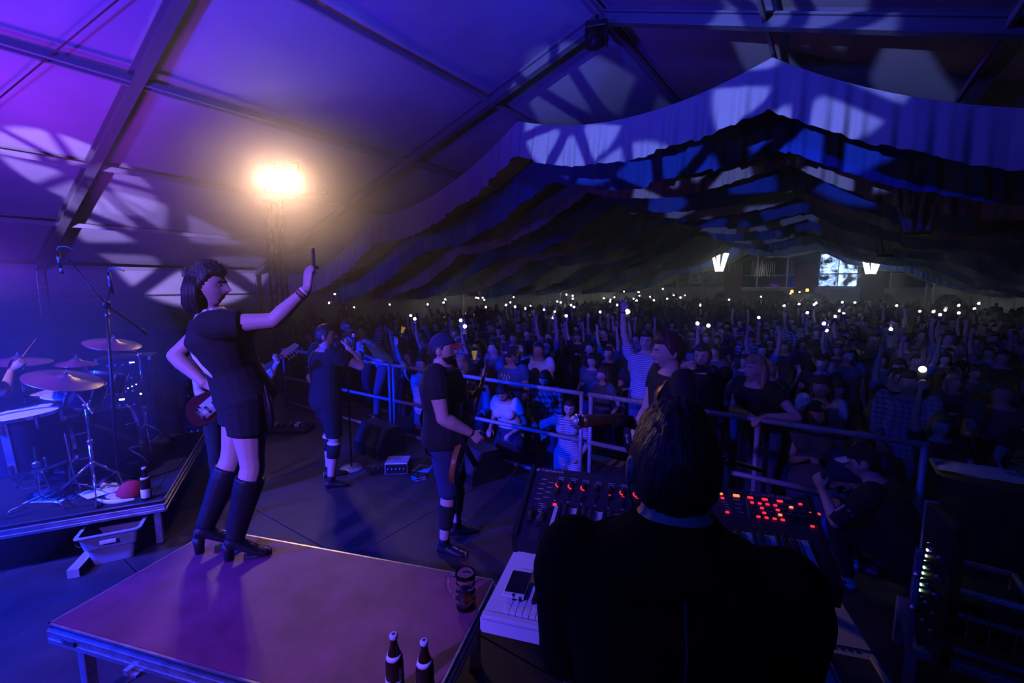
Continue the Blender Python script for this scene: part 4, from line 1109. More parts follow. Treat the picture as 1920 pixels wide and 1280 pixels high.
bottle('brown bottle with white label on the riser corner beside the red cap', (-4.53, 1.20, .402), BROWNG, .27, .036)
tag(MB().tube([V((-4.56, 1.12, .42)), V((-4.63, 1.03, .415)), V((-4.70, .98, .415)), V((-4.80, .955, .416))], [.012, .018, .019, .010], 10, True, .45).done('glow_stick_strap', WHITEC, None, True), 'curved white strap lying in front of the red cap', 'strap')
tw = MB().sheet(lambda x, y: V((-5.30 + .42 * x, .86 + .26 * y + .05 * x, .412 + .045 * max(0, noise.noise(V((x * 4, y * 5, 2))) + .4) * math.sin(PI * x) * math.sin(PI * y) + .004)), 24, 18).done('towel', WHITEC, None, True)
tag(tw, 'crumpled white towel beneath the bass drum', 'towel')
pp = thing('set_list', 'printed paper sheet on the riser before the bass drum', 'paper', (-5.16, .80, .406), R(40))
MB().sheet(lambda x, y: V(((x - .5) * .40, (y - .5) * .22, .006 * math.sin(x * 5))), 10, 3).done('sheet', PAPER, pp, True)
for i in range(6): MB().box((-.14 + .055 * i, 0, .0095), (.022, .17 - .03 * (i % 3), .001)).done('printed_line', INK, pp)
rnd = random.Random(4)
for q in range(4):
    p = []; a = rnd.uniform(0, 6); c = V((-4.95 - .16 * q, .78 + .08 * q, .408))
    for i in range(40):
        a += rnd.uniform(-.1, .45); c = c + V((math.cos(a), math.sin(a), 0)) * .045; p.append(c.copy())
    tag(MB().tube(p, .0035, 6).done('cable', mat('cable_jacket', (.05, .05, .06), .4), None, True), ['thin looping cable near the riser edge', 'thin looping cable beside the paper sheet', 'thin looping cable beneath the floor tom', 'thin looping cable by the bass drum pedal'][q], 'cable', 'loose cables on the drum riser')

# overhead microphones on a boom stand
ms = thing('boom_stand', 'black boom stand rising over the drum kit, two slim overhead mics above it', 'microphone stand', (-4.96, 1.13, .4))
b = V((-4.96, 1.13, .4)); top = V((-5.06, 1.20, 1.99)) - b
MB().tube([V((0, 0, .05)), top], .012, 10).done('pole', BLACKM, ms, True)
MB().ball(top, .030, 3, (1, 1, 1.2)).done('swivel', BLACKM, ms, True); MB().lathe([(.016, -.02), (.02, 0), (.016, .02)], top - V((0, 0, .09)), 14).done('height_collar', CHROME, ms, True)
A_, B_ = V((-5.18, 1.02, 2.37)) - b, V((-5.05, 1.42, 1.76)) - b
MB().tube([A_, top, B_], .008, 8).done('boom_arm', BLACKM, ms, True); MB().tube([B_, B_ + (B_ - A_) * .06], .018, 10, True).done('counterweight', BLACKM, ms, True)
for i in range(3):
    a = 2 * PI * i / 3; d = V((math.cos(a), math.sin(a), 0)); MB().tube([V((0, 0, .16)), d * .24 + V((0, 0, .01))], .009, 8, True).done('leg', BLACKM, ms, True)
for q, (p, nm) in enumerate((((-5.25, .97, 2.44), 'slim condenser microphone with two white rings at the boom tip, far left'), ((-5.12, 1.25, 2.27), 'slim white condenser microphone above the boom stand swivel'))):
    t = thing('microphone', nm, 'microphone', p, rot=(R(6), R(8), 0))
    MB().cyl((0, 0, .0), (0, 0, -.19), .0115, .0115, 14).done('body', BLACKM, t, True)
    for z0, z1 in (((-.05, -.10), (-.145, -.175)) if q == 0 else ((-.03, -.13),)): MB().cyl((0, 0, z0), (0, 0, z1), .0125, .0125, 14).done('white_sleeve', PRINT, t, True)
    MB().tube([V((0, 0, 0)), V((.01, .01, .03)), V((.05, .05, .035)), V((.09, .09, .01))], .004, 6).done('cable_tail', WHITEC, t, True)
    MB().tube([V((0, 0, -.11)), (V((-5.18, 1.02, 2.37)) if q == 0 else V((-5.08, 1.20, 2.03))) - V(p)], .006, 6).done('clip_arm', BLACKM, t)

# amplifier racks at the left side of the stage
def rack(label, loc, rz, w, h, d, leds, lw=LEDR):
    t = thing('amp_rack', label, 'amplifier', loc, rz)
    m = MB(); m.box((0, 0, h / 2), (w, d, h), None, .01); m.done('case', BLACKP, t)
    for x in (-1, 1):
        for z in (0.02, h - .02): MB().box((x * (w / 2 - .012), -d / 2, z), (.03, .03, .04), None, .005).done('corner', ALU, t)
    n = max(2, int(h / .16))
    for i in range(n):
        z = h * (i + .5) / n
        p = MB().box((0, -d / 2 - .006, z), (w - .08, .012, h / n - .02), None, .003).done('faceplate', BLACKM, t)
        for k_ in range(4): MB().cyl((-w * .28 + k_ * .07, -d / 2 - .012, z), (-w * .28 + k_ * .07, -d / 2 - .03, z), .012, .012, 10).done('knob', STEELP, p)
    for (x, z, ww, hh, mm) in leds: MB().box((x, -d / 2 - .014, z), (ww, .006, hh)).done('display', mm, t)
    for z in (h + .01,): MB().tube([V((-.1, 0, h)), V((-.1, 0, h + .03)), V((.1, 0, h + .03)), V((.1, 0, h))], .01, 8).done('handle', RUBBER, t, True)
    return t
rack('tall effects rack behind the bass drum, white display on top', (-7.08, 1.84, 0), R(62), .52, 1.30, .45, [(.08, 1.24, .05, .014, LEDW), (.02, .93, .012, .012, LEDW), (.06, .95, .012, .012, LEDW), (.10, .97, .012, .012, LEDW), (.14, .85, .03, .02, LEDW), (-.05, .80, .05, .02, LEDW), (.16, .66, .02, .01, LEDW)])
rack('bass amplifier stack with red meters left of the woman', (-6.95, 2.60, 0), R(60), .56, 1.12, .42, [(.0, 1.02, .05, .02, LEDR), (.0, .97, .05, .012, LEDR), (.02, .78, .06, .016, LEDR), (.03, .66, .04, .016, LEDW)])

# things on the stage floor under and around the platforms
def tub(label, loc, rz, s=1.0, m_=None):
    t = thing('plastic_tub', label, 'tub', loc, rz); t.scale = (s, s, s)
    m = MB()
    for (z0, x0, y0), (z1, x1, y1) in zip(((0, .13, .10), (.13, .15, .12), (.14, .165, .135), (.26, .185, .155)), ((.13, .15, .12), (.14, .165, .135), (.26, .185, .155), (.262, .20, .17))):
        pass
    prof = [(0, .13, .10), (.13, .15, .12), (.14, .165, .135), (.25, .185, .155), (.252, .205, .172), (.262, .205, .172), (.262, .18, .15), (.01, .125, .095)]
    prev = None
    for z, x, y in prof:
        cur = []
        for (sx, sy) in ((1, 1), (-1, 1), (-1, -1), (1, -1)):
            for a in range(5):
                an = math.atan2(sy, sx) - PI / 4 + a * PI / 8
                cur.append(m.bm.verts.new((sx * (x - .03) + .03 * math.cos(an), sy * (y - .03) + .03 * math.sin(an), z)))
        if prev:
            for i in range(20): m.bm.faces.new((prev[i], prev[(i + 1) % 20], cur[(i + 1) % 20], cur[i]))
        else: m.bm.faces.new(list(reversed(cur)))
        prev = cur
    m.bm.faces.new(prev)
    m.done('tub_wall', m_ or mat('translucent_plastic', (.55, .57, .62), .35, trans=.25), t)
    MB().box((0, -.168, .20), (.10, .01, .03), None, .004).done('grip', WHITEP, t)
    return t
tub('translucent plastic tub under the right end of the drum riser', (-4.58, .99, 0), R(62))
tub('second plastic tub under the drum riser at the left edge', (-5.40, .42, 0), R(58), .9)
wb = thing('wood_block', 'offcut of squared timber with frayed cable lying on the dark floor', 'timber', (-4.60, .80, 0), R(56))
MB().box((0, 0, .035), (.075, .34, .07), (0, 0, 0), .004).done('beam', mat('raw_timber', (.50, .40, .30), .8, var=.25, vscale=10, bump=.3, stretch=(1, .1, 1)), wb)
m = MB(); m.tube([V((-.02 * i, .10 + .015 * i, .074 + .01 * math.sin(i * 2))) for i in range(8)], .004, 6); m.done('frayed_cord', WHITEC, wb, True)

t = thing('mic_stand', 'straight microphone stand with round base behind the singer', 'microphone stand', (-4.53, 3.15, 0))
MB().lathe([(.001, 0), (.14, 0), (.14, .012), (.12, .022), (.03, .03), (.001, .032)], n=36).done('base', STEELP, t, True); MB().cyl((0, 0, .02), (0, 0, 1.08), .011, .010, 12).done('pole', BLACKM, t, True); MB().lathe([(.014, -.03), (.018, 0), (.014, .03)], (0, 0, .75), 14).done('clutch', BLACKM, t, True); MB().tube([V((0, 0, 1.08)), V((0, .03, 1.12))], .014, 10, True).done('clip', BLACKP, t, True)
t = thing('preamp_box', 'small metal box with knobs on the stage floor between the two frontmen', 'amplifier', (-4.02, 3.42, 0), R(38))
MB().box((0, 0, .075), (.26, .24, .13), None, .006).done('housing', mat('cream_metal', (.55, .52, .50), .4, .2), t); MB().box((0, -.122, .075), (.24, .006, .11)).done('front_panel', BLACKM, t)
for i in range(5): MB().cyl((-.09 + .045 * i, -.125, .08), (-.09 + .045 * i, -.143, .08), .011, .009, 12).done('knob', STEELP, t, True)
MB().lathe([(.001, 0), (.045, 0), (.045, .003), (.001, .003)], (0, 0, .140), 24).done('vent_disc', STEELP, t)
for x in (-.1, .1):
    for y in (-.09, .09): MB().cyl((x, y, 0), (x, y, .012), .012, .012, 10).done('foot', RUBBER, t)
def pedal(label, loc, rz, w=.13, d=.11, c=BLACKM):
    t = thing('effects_pedal', label, 'pedal', loc, rz)
    MB().rings([(V((0, 0, .0)), V((w / 2, 0, 0)), V((0, d / 2, 0))), (V((0, 0, .045)), V((w / 2.1, 0, 0)), V((0, d / 2.1, 0)))], 4).done('housing', c, t)
    for x in (-.03, .03): MB().cyl((x, -.0, .045), (x, 0, .062), .009, .008, 10).done('footswitch', CHROME, t, True)
    for x in (-.02, .02): MB().cyl((x, .025, .045), (x, .025, .057), .007, .007, 10).done('knob', BLACKP, t)
    return t
pedal('dark floor pedal left of the small metal box', (-4.20, 3.24, 0), R(20), .26, .2)
pedal('black and white striped floor pedal right of the set list sheet', (-3.66, 3.40, 0), R(30), .17, .13, mat('striped_pedal', (.8, .8, .82), .5, pattern=('stripe', (.02, .02, .02), 40, 40)))
pp = thing('set_list', 'white set list sheet lying beside the small metal box', 'paper', (-3.92, 3.58, .004), R(28))
MB().sheet(lambda x, y: V(((x - .5) * .40, (y - .5) * .22, .004 + .004 * math.sin(x * 4))), 8, 3).done('sheet', PAPER, pp, True)
for i in range(7): MB().box((-.02 + (i % 3) * .012, -.075 + .025 * i, .0105), (.22 - .03 * (i % 3), .008, .001)).done('printed_line', INK, pp)
def wedge(label, loc, rz, w=.58):
    t = thing('stage_monitor', label, 'loudspeaker', loc, rz)
    m = MB(); m.poly([(-.20, 0), (.22, 0), (.22, .12), (.08, .36), (-.12, .36), (-.20, .20)], w, Matrix.Translation((w / 2, 0, 0)) @ Matrix.Rotation(-PI / 2, 4, 'Y') @ Matrix.Rotation(-PI / 2, 4, 'Z') if False else Matrix(((0, 0, 1, -w / 2), (1, 0, 0, 0), (0, 1, 0, 0), (0, 0, 0, 1)))); m.done('cabinet', BLACKP, t)
    a = math.atan2(.24, -.14)
    c = V((0, .15, .24)); n = V((0, .24, .14)).normalized()
    gr = MB().box(c + n * .004, (w - .06, .012, .26), (R(30), 0, 0), .004).done('grille', mat('speaker_grille', (.05, .05, .055), .6, bump=1, bscale=300), t)
    for x in (-1, 1): MB().box((x * (w / 2 + .001), 0, .2), (.01, .1, .03), None, .004).done('handle', RUBBER, t)
    return t
wedge('black wedge monitor on the floor right of the capped guitarist', (-3.22, 3.88, 0), R(160))
wedge('black wedge monitor between singer and capped guitarist near the rail', (-4.75, 3.75, 0), R(175))
t = thing('pedal_board', 'dark pedal board on the stage floor behind the singer', 'pedal board', (-6.5, 3.5, 0), R(35))
MB().box((0, 0, .04), (.6, .34, .06), (R(4), 0, 0), .006).done('board', BLACKM, t)
for i in range(5): MB().box((-.22 + .11 * i, .02 * (i % 2), .09), (.075, .12, .045), (R(4), 0, 0), .005).done('stompbox', [STEELP, BLACKP, GREYC][i % 3], t)

# lamp mast with the blinder pair
tw = thing('light_mast', 'dark truss mast at the stage side carrying the two bright blinders', 'truss', (LAMP.x - 1.05, LAMP.y + .42, GZ))
m = 4.45
for x in (-.11, .11):
    for y in (-.11, .11): MB().cyl((x, y, 0), (x, y, m), .022, .022, 10).done('chord', BLACKM, tw, True)
for i in range(16):
    z = .15 + i * .30
    for (a, b) in (((-.11, -.11), (.11, -.11)), ((.11, -.11), (.11, .11)), ((.11, .11), (-.11, .11)), ((-.11, .11), (-.11, -.11))):
        MB().cyl((*a, z if i % 2 else z + .28), (*b, z + .28 if i % 2 else z), .009, .009, 6).done('lacing', BLACKM, tw)
MB().box((.75, .02, m - .02), (1.7, .05, .05), (0, 0, R(8))).done('cross_bar', BLACKM, tw); MB().box((0, -.05, m - .05), (.05, .3, .05)).done('outrigger', BLACKM, tw)
MB().box((0, 0, .01), (.8, .8, .02)).done('base_plate', BLACKM, tw)
for q, dx in enumerate((-.2, .2)):
    rdir = V((.819, .574, 0))
    p = LAMP + rdir * dx
    t = thing('blinder_lamp', ['left of the two glaring warm blinder lamps', 'right of the two glaring warm blinder lamps'][q], 'stage lamp', p, R(-62) + PI / 2 + R(-18))
    aimd = (V((0, 0, 2.0)) - p).normalized(); loc_ = Matrix.Rotation(-t.rotation_euler.z, 3, 'Z') @ aimd
    MB().lathe([(.07, -.20), (.150, -.10), (.175, 0), (.170, .012), (.158, .0)], (0, 0, 0), 28, loc_).done('housing', BLACKM, t, True)
    MB().lathe([(.001, .004), (.155, .0), (.157, -.006), (.001, -.006)], (0, 0, 0), 28, loc_).done('lens', BLIND, t, True)
    MB().tube([V((-.18, 0, 0)), V((-.18, 0, .24)), V((.18, 0, .24)), V((.18, 0, 0))], .01, 8).done('yoke', BLACKM, t)
# moving head at the ridge joint, hung from the roof
mh = thing('moving_head_light', 'dark moving head lamp hanging at the ridge joint overhead', 'stage lamp', (-3.30, 7.02, 6.16), R(20))
MB().box((0, 0, 0), (.34, .26, .10), None, .02).done('base', BLACKM, mh); 
for x in (-.16, .16): MB().box((x, 0, -.16), (.04, .12, .26), None, .012).done('yoke_arm', BLACKM, mh)
MB().lathe([(.02, .17), (.10, .14), (.11, .0), (.09, -.18), (.0, -.18)], (0, 0, -.22), 24, (.4, .8, .5)).done('lamp_head', BLACKM, mh, True)
MB().cyl((0, 0, .05), (0, 0, .17), .03).done('clamp', BLACKM, mh)

# denser haze at stage left; the lamp plume is added for a wider halo
def plume(label, c, r, dens, g_):
    m = MB().ball((0, 0, 0), 1.0, 4, r); o = m.done('haze_plume', None, None, True); o.location = c
    hm = bpy.data.materials.new('haze_plume'); hm.use_nodes = True; N = hm.node_tree.nodes; N.clear()
    out = N.new('ShaderNodeOutputMaterial'); vn = N.new('ShaderNodeVolumeScatter')
    vn.inputs['Color'].default_value = (.95, .95, 1, 1); vn.inputs['Density'].default_value = dens; vn.inputs['Anisotropy'].default_value = g_
    hm.node_tree.links.new(vn.outputs[0], out.inputs['Volume']); o.data.materials.append(hm)
    return tag(o, label, 'haze', None, 'stuff')
plume('added haze widening the glow around the pair of warm lamps at stage left', (-7.7, 4.15, 3.55), (2.9, 2.3, 1.4), .15, .55)
plume('blue haze drifting over the drum kit at the left edge', (-6.9, -.6, 1.3), (3.2, 2.8, 2.0), .045, .2)
# ------------------------------------------------------------------ keyboards
KA = R(18.4); KO = V((-.40, 1.40, 0))
KM = Matrix.Translation(KO) @ Matrix.Rotation(KA, 4, 'Z')
def kpos(x, y, z): return KM @ V((x, y, z))
syn = thing('synthesizer', 'black upper synthesizer with red lit buttons, MONTAGE lettering at its right', 'keyboard', kpos(0, 0, 1.42), rot=(R(12.3), 0, KA))
SYN = mat('synth_panel', (.028, .030, .042), .5, bump=.05, bscale=400)
W2, D2 = .455, .187
m = MB(); m.poly([(-W2, D2), (W2, D2), (W2 - .012, -.02), (W2 - .028, -D2), (-W2 + .028, -D2), (-W2 + .012, -.02)], .055, Matrix.Translation((0, 0, -.055)))
m.done('chassis', SYN, syn)
for s in (-1, 1): m = MB(); m.poly([(s * W2, D2), (s * (W2 - .028), -D2), (s * (W2 - .012), -D2), (s * (W2 + .014), D2)], .07, Matrix.Translation((0, 0, -.06))); m.done('end_cheek', BLACKP, syn)
m = MB(); m.box((.03, -.110, .002), (.78, .150, .006)); m.done('key_bed', BLACKM, syn)
wk = None; x0 = -.325; kw = .0204
for i in range(36):
    if wk is None: wk = MB().box((0, 0, 0), (kw - .0011, .142, .016), None, .0015).mesh('white_key', mat('key_white', (.78, .78, .80), .3))
    obj('white_key', wk, syn, (x0 + kw * i, -.110, .009))
bk_ = None
for i in range(35):
    if i % 7 in (0, 1, 3, 4, 5):
        if bk_ is None: bk_ = MB().rings([(V((0, 0, 0)), V((.0072, 0, 0)), V((0, .062, 0))), (V((0, .003, .012)), V((.0058, 0, 0)), V((0, .058, 0)))], 4)
        if isinstance(bk_, MB):
            mm_ = MB().box((0, .002, .006), (.0105, .088, .014), None, .0015); bk_ = mm_.mesh('black_key', BLACKP)
        obj('black_key', bk_, syn, (x0 + kw * (i + .5), -.084, .018))
# left panel: knobs with lit rings, faders, small printed legends
for i in range(8):
    x = -.345 + .045 * i; on = i not in (3, 4)
    kn = MB().lathe([(.010, 0), (.010, .014), (.0085, .017), (.001, .017)], (x, .092, 0), 16).done('rotary_knob', BLACKP, syn, True)
    if on: MB().torus((x, .092, .002), .0128, .0022, (0, 0, 1), 14, 6, PI * .6, PI * 1.45).done('knob_light', LEDO if False else LEDR, kn)
    fd = MB().box((x, .045, .001), (.004, .055, .002)).done('fader_slot', BLACKM, syn)
    MB().box((x, .045 + .012 * math.sin(i * 2.1), .006), (.013, .018, .010), None, .002).done('fader_cap', BLACKP, fd)
    if i in (1, 2, 4, 5, 6, 7): MB().box((x, .060 + .004 * math.sin(i), .0122), (.009, .002, .001)).done('fader_light', LEDR, fd)
    for q in range(3): MB().box((x, .118 + .010 * q, .0004), (.026 - .004 * ((i + q) % 3), .0022, .0006)).done('printed_legend', PRINT, syn)
    MB().box((x, .006, .0004), (.006, .005, .0006)).done('printed_legend', PRINT, syn)
MB().box((.012, .092, .003), (.026, .010, .006), None, .002).done('lit_button', LEDO, syn)
for q in range(9):
    MB().box((-.405 + .028 * (q % 2), .115 - .014 * q, .0004), (.020, .0025, .0006)).done('printed_legend', PRINT, syn)
    MB().box((-.385 + .006 * (q % 3), -.020 - .010 * q, .0004), (.018, .0022, .0006)).done('printed_legend', PRINT, syn)
text('maker_lettering', 'YAMAHA', .019, PRINT, syn, (-.385, .168, .0012), (0, 0, 0), 'CENTER', 1.1)
m = MB(); m.torus((-.441, .168, .001), .006, .0012, (0, 0, 1), 16, 5)
for a in range(3): m.box((-.441 + .0, .168, .001), (.0015, .011, .001), (0, 0, a * 2 * PI / 3))
m.done('maker_emblem', PRINT, syn)
for x in (-.405, -.367):
    MB().box((x, -.085, .001), (.020, .085, .003)).done('wheel_slot', BLACKM, syn); MB().cyl((x - .008, -.085, -.012), (x + .008, -.085, -.012), .026, .026, 20).done('pitch_wheel', RUBBER, syn, True)
MB().box((-.340, -.018, .003), (.014, .008, .006), None, .002).done('lit_button', LEDR, syn)
# display and right panel
MB().box((.09, .085, .001), (.135, .11, .003), None, .001).done('display', mat('synth_screen', (.01, .012, .03), .15), syn)
lit = {(0, 0): 2, (1, 0): 2, (0, 1): 1, (0, 6): 1}
def btn(x, y, k_, w=.011, h=.0065):
    MB().box((x, y, .002), (w, h, .005), None, .0012).done('button', [BLACKP, LEDR, LEDO][k_], syn)
btn(.196, .152, 2); btn(.243, .152, 2, .020, .009); btn(.198, .130, 1); btn(.203, .060, 1)
for q in range(5): MB().box((.203 + .002 * q, .112 - .012 * q, .0004), (.014, .003, .0006)).done('printed_legend', PRINT, syn)
for q in range(4): MB().box((.240 + .004 * (q % 2), .130 - .020 * q, .0004), (.018, .0028, .0006)).done('printed_legend', PRINT, syn)
for i, x in enumerate((.285, .328, .372)): btn(x, .150, 1, .017, .008)
btn(.430, .147, 1)
pat = ['11110200', '01010000', '01020000', '11110000']
for r_, row in enumerate(pat):
    for c_, ch in enumerate(row): btn(.286 + .0225 * c_ + .002 * r_, .125 - .0225 * r_, int(ch))
for q in range(3): MB().box((.36, .138 - .0225 * q, .0004), (.15, .0012, .0004)).done('printed_legend', PRINT, syn)
btn(.450, .108, 1); btn(.474 - .004, .108, 1, .011); btn(.436, .045, 1)
text('model_lettering', 'MONTAGE', .019, PRINT, syn, (.350, .172, .0012), (0, 0, 0), 'CENTER', 1.35)
MB().box((.268, .10, .0004), (.0015, .10, .0006), (0, 0, R(-4))).done('printed_legend', PRINT, syn)

lk = thing('keyboard', 'white lower keyboard on the stand, white phone lying on its left end', 'keyboard', kpos(.02, -.095, 1.165), KA)
m = MB(); m.poly([(-.525, .21), (.525, .21), (.525, -.21), (-.525, -.21)], .05, Matrix.Translation((0, 0, -.03))); 
bmesh.ops.bevel(m.bm, geom=list(m.bm.edges), offset=.006, segments=2, affect='EDGES'); m.done('chassis', WHITEP, lk)
MB().box((0, -.197, .022), (1.04, .022, .012), None, .002).done('front_lip', WHITEP, lk); MB().box((0, -.183, .0205), (1.04, .003, .003)).done('lip_groove', INK, lk)
for i in range(42): obj('white_key', bpy.data.meshes['lower_white_key'] if 'lower_white_key' in bpy.data.meshes else MB().box((0, 0, 0), (.0192, .135, .012), None, .0012).mesh('lower_white_key', MATS['key_white']), lk, (-.455 + .0202 * i, -.108, .024))
for i in range(41):
    if i % 7 in (0, 1, 3, 4, 5): obj('black_key', bpy.data.meshes['lower_black_key'] if 'lower_black_key' in bpy.data.meshes else MB().box((0, 0, 0), (.011, .085, .014), None, .0015).mesh('lower_black_key', BLACKP), lk, (-.455 + .0202 * (i + .5), -.083, .036))
MB().box((.11, -.034, .022), (.83, .003, .002)).done('panel_groove', INK, lk)
for q in range(7): MB().box((.335, .11 - .018 * q, .0205), (.085 - .006 * (q % 3), .007, .003)).done('vent_slot', INK, lk)
for q in range(6): MB().box((.395 + .018 * q, -.045, .0206), (.010, .004, .002)).done('printed_mark', INK, lk)
MB().box((.450, -.130, .021), (.105, .125, .003)).done('recess_tray', mat('recess', (.05, .05, .07), .6), lk)
for s in (-1, 1):
    m = MB(); m.box((.450 + s * .055, -.130, .025), (.006, .13, .012)); m.done('tray_wall', WHITEP, lk)
st = thing('keyboard_stand', 'dark two tier keyboard stand under both keyboards', 'stand', kpos(0, 0, 0), KA)
for s in (-1, 1):
    MB().tube([V((s * .30, .16, .02)), V((s * .30, .13, 1.36))], .022, 10).done('column', BLACKM, st, True)
    MB().tube([V((s * .30, -.30, .02)), V((s * .30, .30, .02))], .020, 10, True).done('foot', BLACKM, st, True)
    for z, y0 in ((1.115, -.26), (1.345, -.14)): MB().tube([V((s * .30, .14, z)), V((s * .30, y0, z))], .014, 8, True).done('support_arm', BLACKM, st, True)
MB().tube([V((-.3, .15, .55)), V((.3, .15, .55))], .018, 10).done('cross_tube', BLACKM, st)
def phone_flat(label, loc, rz):
    t = thing('phone', label, 'phone', loc, rz)
    MB().box((0, 0, .004), (.069, .142, .008), None, .003).done('case', WHITEP, t); MB().box((0, .001, .0083), (.063, .108, .0008)).done('screen', mat('dark_screen', (.01, .01, .015), .08), t)
    m = MB(); m.lathe([(.004, 0), (.006, 0), (.006, .0006), (.004, .0006)], (0, -.062, .008), 16); m.done('home_button', INK, t)
    return t
phone_flat('white phone lying on the left end of the white keyboard', kpos(-.430, -.150, 1.200), KA + R(2))

# singer microphone of the keyboard player
gmic = hand_mic('gold bodied vocal microphone on its boom left of the keyboard player\'s head', (-.702, 1.405, 1.677), V((.117, .109, .006)), GOLD, STEELP)
bs = thing('boom_stand', 'black boom stand holding the gold vocal microphone over the synthesizer', 'microphone stand', (-.30, 1.95, 0))
b = V((-.30, 1.95, 0)); p = V((-.702, 1.405, 1.677)); q_ = p + V((.117, .109, .006)) * 1.0 + V((0, 0, -.016))
MB().tube([V((0, 0, .05)), V((0, 0, 1.45))], .013, 10).done('pole', BLACKM, bs, True); MB().tube([q_ - b, V((0, 0, 1.45)), V((.12, .15, 1.38))], .009, 8, True).done('boom_arm', BLACKM, bs, True); MB().ball((0, 0, 1.45), .025, 2).done('swivel', BLACKM, bs, True)
MB().cyl(q_ - b - V((.02, .02, -.004)), q_ - b + V((.03, .03, .004)), .022, .020, 14).done('mic_clip', RUBBER, bs, True)
for i in range(3):
    a = 2 * PI * i / 3 + .4; d = V((math.cos(a), math.sin(a), 0)); MB().tube([V((0, 0, .2)), d * .3 + V((0, 0, .012))], .010, 8, True).done('leg', BLACKM, bs, True)

# beer mug and bottles on the wooden platform
mg = thing('beer_mug', 'dimpled glass beer mug half full on the right corner of the platform', 'mug', (-1.44, 1.64, .5), R(20))
def dim(z): return .0022 * math.sin(z * 150)
outer = [(.001, .0), (.044, .0), (.049, .006), (.050, .02)] + [(.0495 + dim(z) + .001 * (z / .2), z) for z in [.03 + .0085 * i for i in range(18)]] + [(.0515, .196), (.0500, .199)]
inner = [(.0455, .196), (.0440, .15), (.0430, .05), (.0400, .022), (.001, .018)]
MB().lathe(outer + inner, n=36).done('glass_body', GLASS, mg, True)
MB().lathe([(.001, .0188), (.0396, .0228), (.0426, .05), (.0432, .092), (.001, .092)], n=36).done('beer_fill', BEER, mg, True)
MB().tube([V((-.050, 0, .165)), V((-.075, 0, .172)), V((-.100, 0, .150)), V((-.104, 0, .11)), V((-.092, 0, .065)), V((-.070, 0, .045)), V((-.050, 0, .050))], [.010, .010, .010, .0095, .0095, .009, .009], 12, False, .8).done('handle', GLASS, mg, True)
bottle('brown beer bottle at the platform\'s near edge, left of the pair', (-1.335, 1.085, .5), BROWNG, .275, .036)
bottle('brown beer bottle at the platform\'s near edge, right of the pair', (-1.215, 1.135, .5), BROWNG, .272, .036)

# ------------------------------------------------------------------ guard rails at the stage front
RAILM = mat('blue_grey_steel', (.40, .42, .50), .55, .35, var=.2, vscale=25, bump=.15, bscale=200)
def guard(label, ua, ub, mids=()):
    t = thing('guard_rail', label, 'railing', ((ua + ub) / 2, 4.25, 0), 0, 'steel guard rails along the stage front')
    h = (ub - ua) / 2
    for z in (1.03, .52, .06): MB().cyl((-h, 0, z), (h, 0, z), .024, .024, 12).done('rail', RAILM, t, True)
    for x in (-h + .024, h - .024, *[u - (ua + ub) / 2 for u in mids]): MB().cyl((x, 0, .0), (x, 0, 1.03), .022, .022, 12).done('post', RAILM, t, True)
    for x in (-h * .8, h * .8): MB().box((x, -.0, .015), (.10, .18, .03), None, .005).done('clamp_foot', RAILM, t)
    return t
guard('steel guard rail section in front of the blonde woman, right end', -2.00, .64, (-.44,))
guard('steel guard rail section behind the capped guitarist', -5.06, -2.06, ())
guard('steel guard rail section at the left, behind the singer', -8.0, -5.10, (-6.6,))

# black crate with white printed cloth at the right of the stage front
bx = thing('flight_case', 'big black case at the stage front right', 'case', (1.55, 4.36, 0))
MB().box((0, 0, .42), (1.72, .36, .84), None, .01).done('case_body', BLACKP, bx)
for s in (-1, 1): MB().box((s * .855, 0, .42), (.02, .37, .86)).done('edge_strip', BLACKM, bx)
cl = thing('printed_cloth', 'white printed banner cloth lying on the black case at the right', 'banner', (1.5, 4.43, .845))
MB().sheet(lambda x, y: V((x * 1.62 - .80, (y - .5) * .30, .006 + .010 * noise.noise(V((x * 12, y * 4, 0))))), 50, 8).done('cloth', WHITEC, cl, True)
for q, (x, w, y) in enumerate(((-.40, .09, .02), (-.29, .07, .05), (-.27, .12, -.06), (-.13, .05, -.03))): MB().box((x, y, .018), (w * .5, .05 + .02 * (q % 2), .002), (0, 0, R(12))).done('printed_mark', mat('cloth_print', (.10, .14, .45), .8), cl)
p = []
for i in range(90):
    a = i * .42; p.append(V((1.22 + .115 * math.cos(a) + .02 * math.sin(i * .3), 4.43 + .085 * math.sin(a), .872 + .0010 * i)))
tag(MB().tube(p, .005, 6).done('cable_coil', mat('green_cable', (.02, .22, .08), .5), None, True), 'coil of green cable on the white printed cloth', 'cable')

# open rack frame with mixer at the lower right corner
fr = thing('open_rack', 'open metal rack frame with bolts at the lower right corner', 'rack', (.60, 3.05, .0))
z0, z1, wd_, dp = .30, .62, .30, .34
for x in (0, wd_):
    for y in (0, dp): MB().box((x, y, (z0 + z1) / 2), (.024, .024, z1 - z0), None, .003).done('upright', STEELP, fr)
for z in (z0, z1, (z0 + z1) / 2 + .03):
    for y in (0, dp): MB().box((wd_ / 2, y, z), (wd_, .022, .024), None, .003).done('crossbar', STEELP, fr)
    for x in (0, wd_): MB().box((x, dp / 2, z), (.022, dp, .024), None, .003).done('side_bar', STEELP, fr)
m = MB(); rnd = random.Random(9)
for i in range(46): m.ball((rnd.uniform(.02, wd_ - .02), -.012, (z0 + z1) / 2 + .03 + rnd.gauss(0, .035)), .0042, 1)
b_ = m.done('bolt_heads', CHROME, fr); b_['kind'] = 'stuff'
for x in (.07, .15, .24): MB().tube([V((x, -.02, z1 - .10)), V((x, -.02, z0 + .08))], .004, 6).done('latch_rod', CHROME, fr)
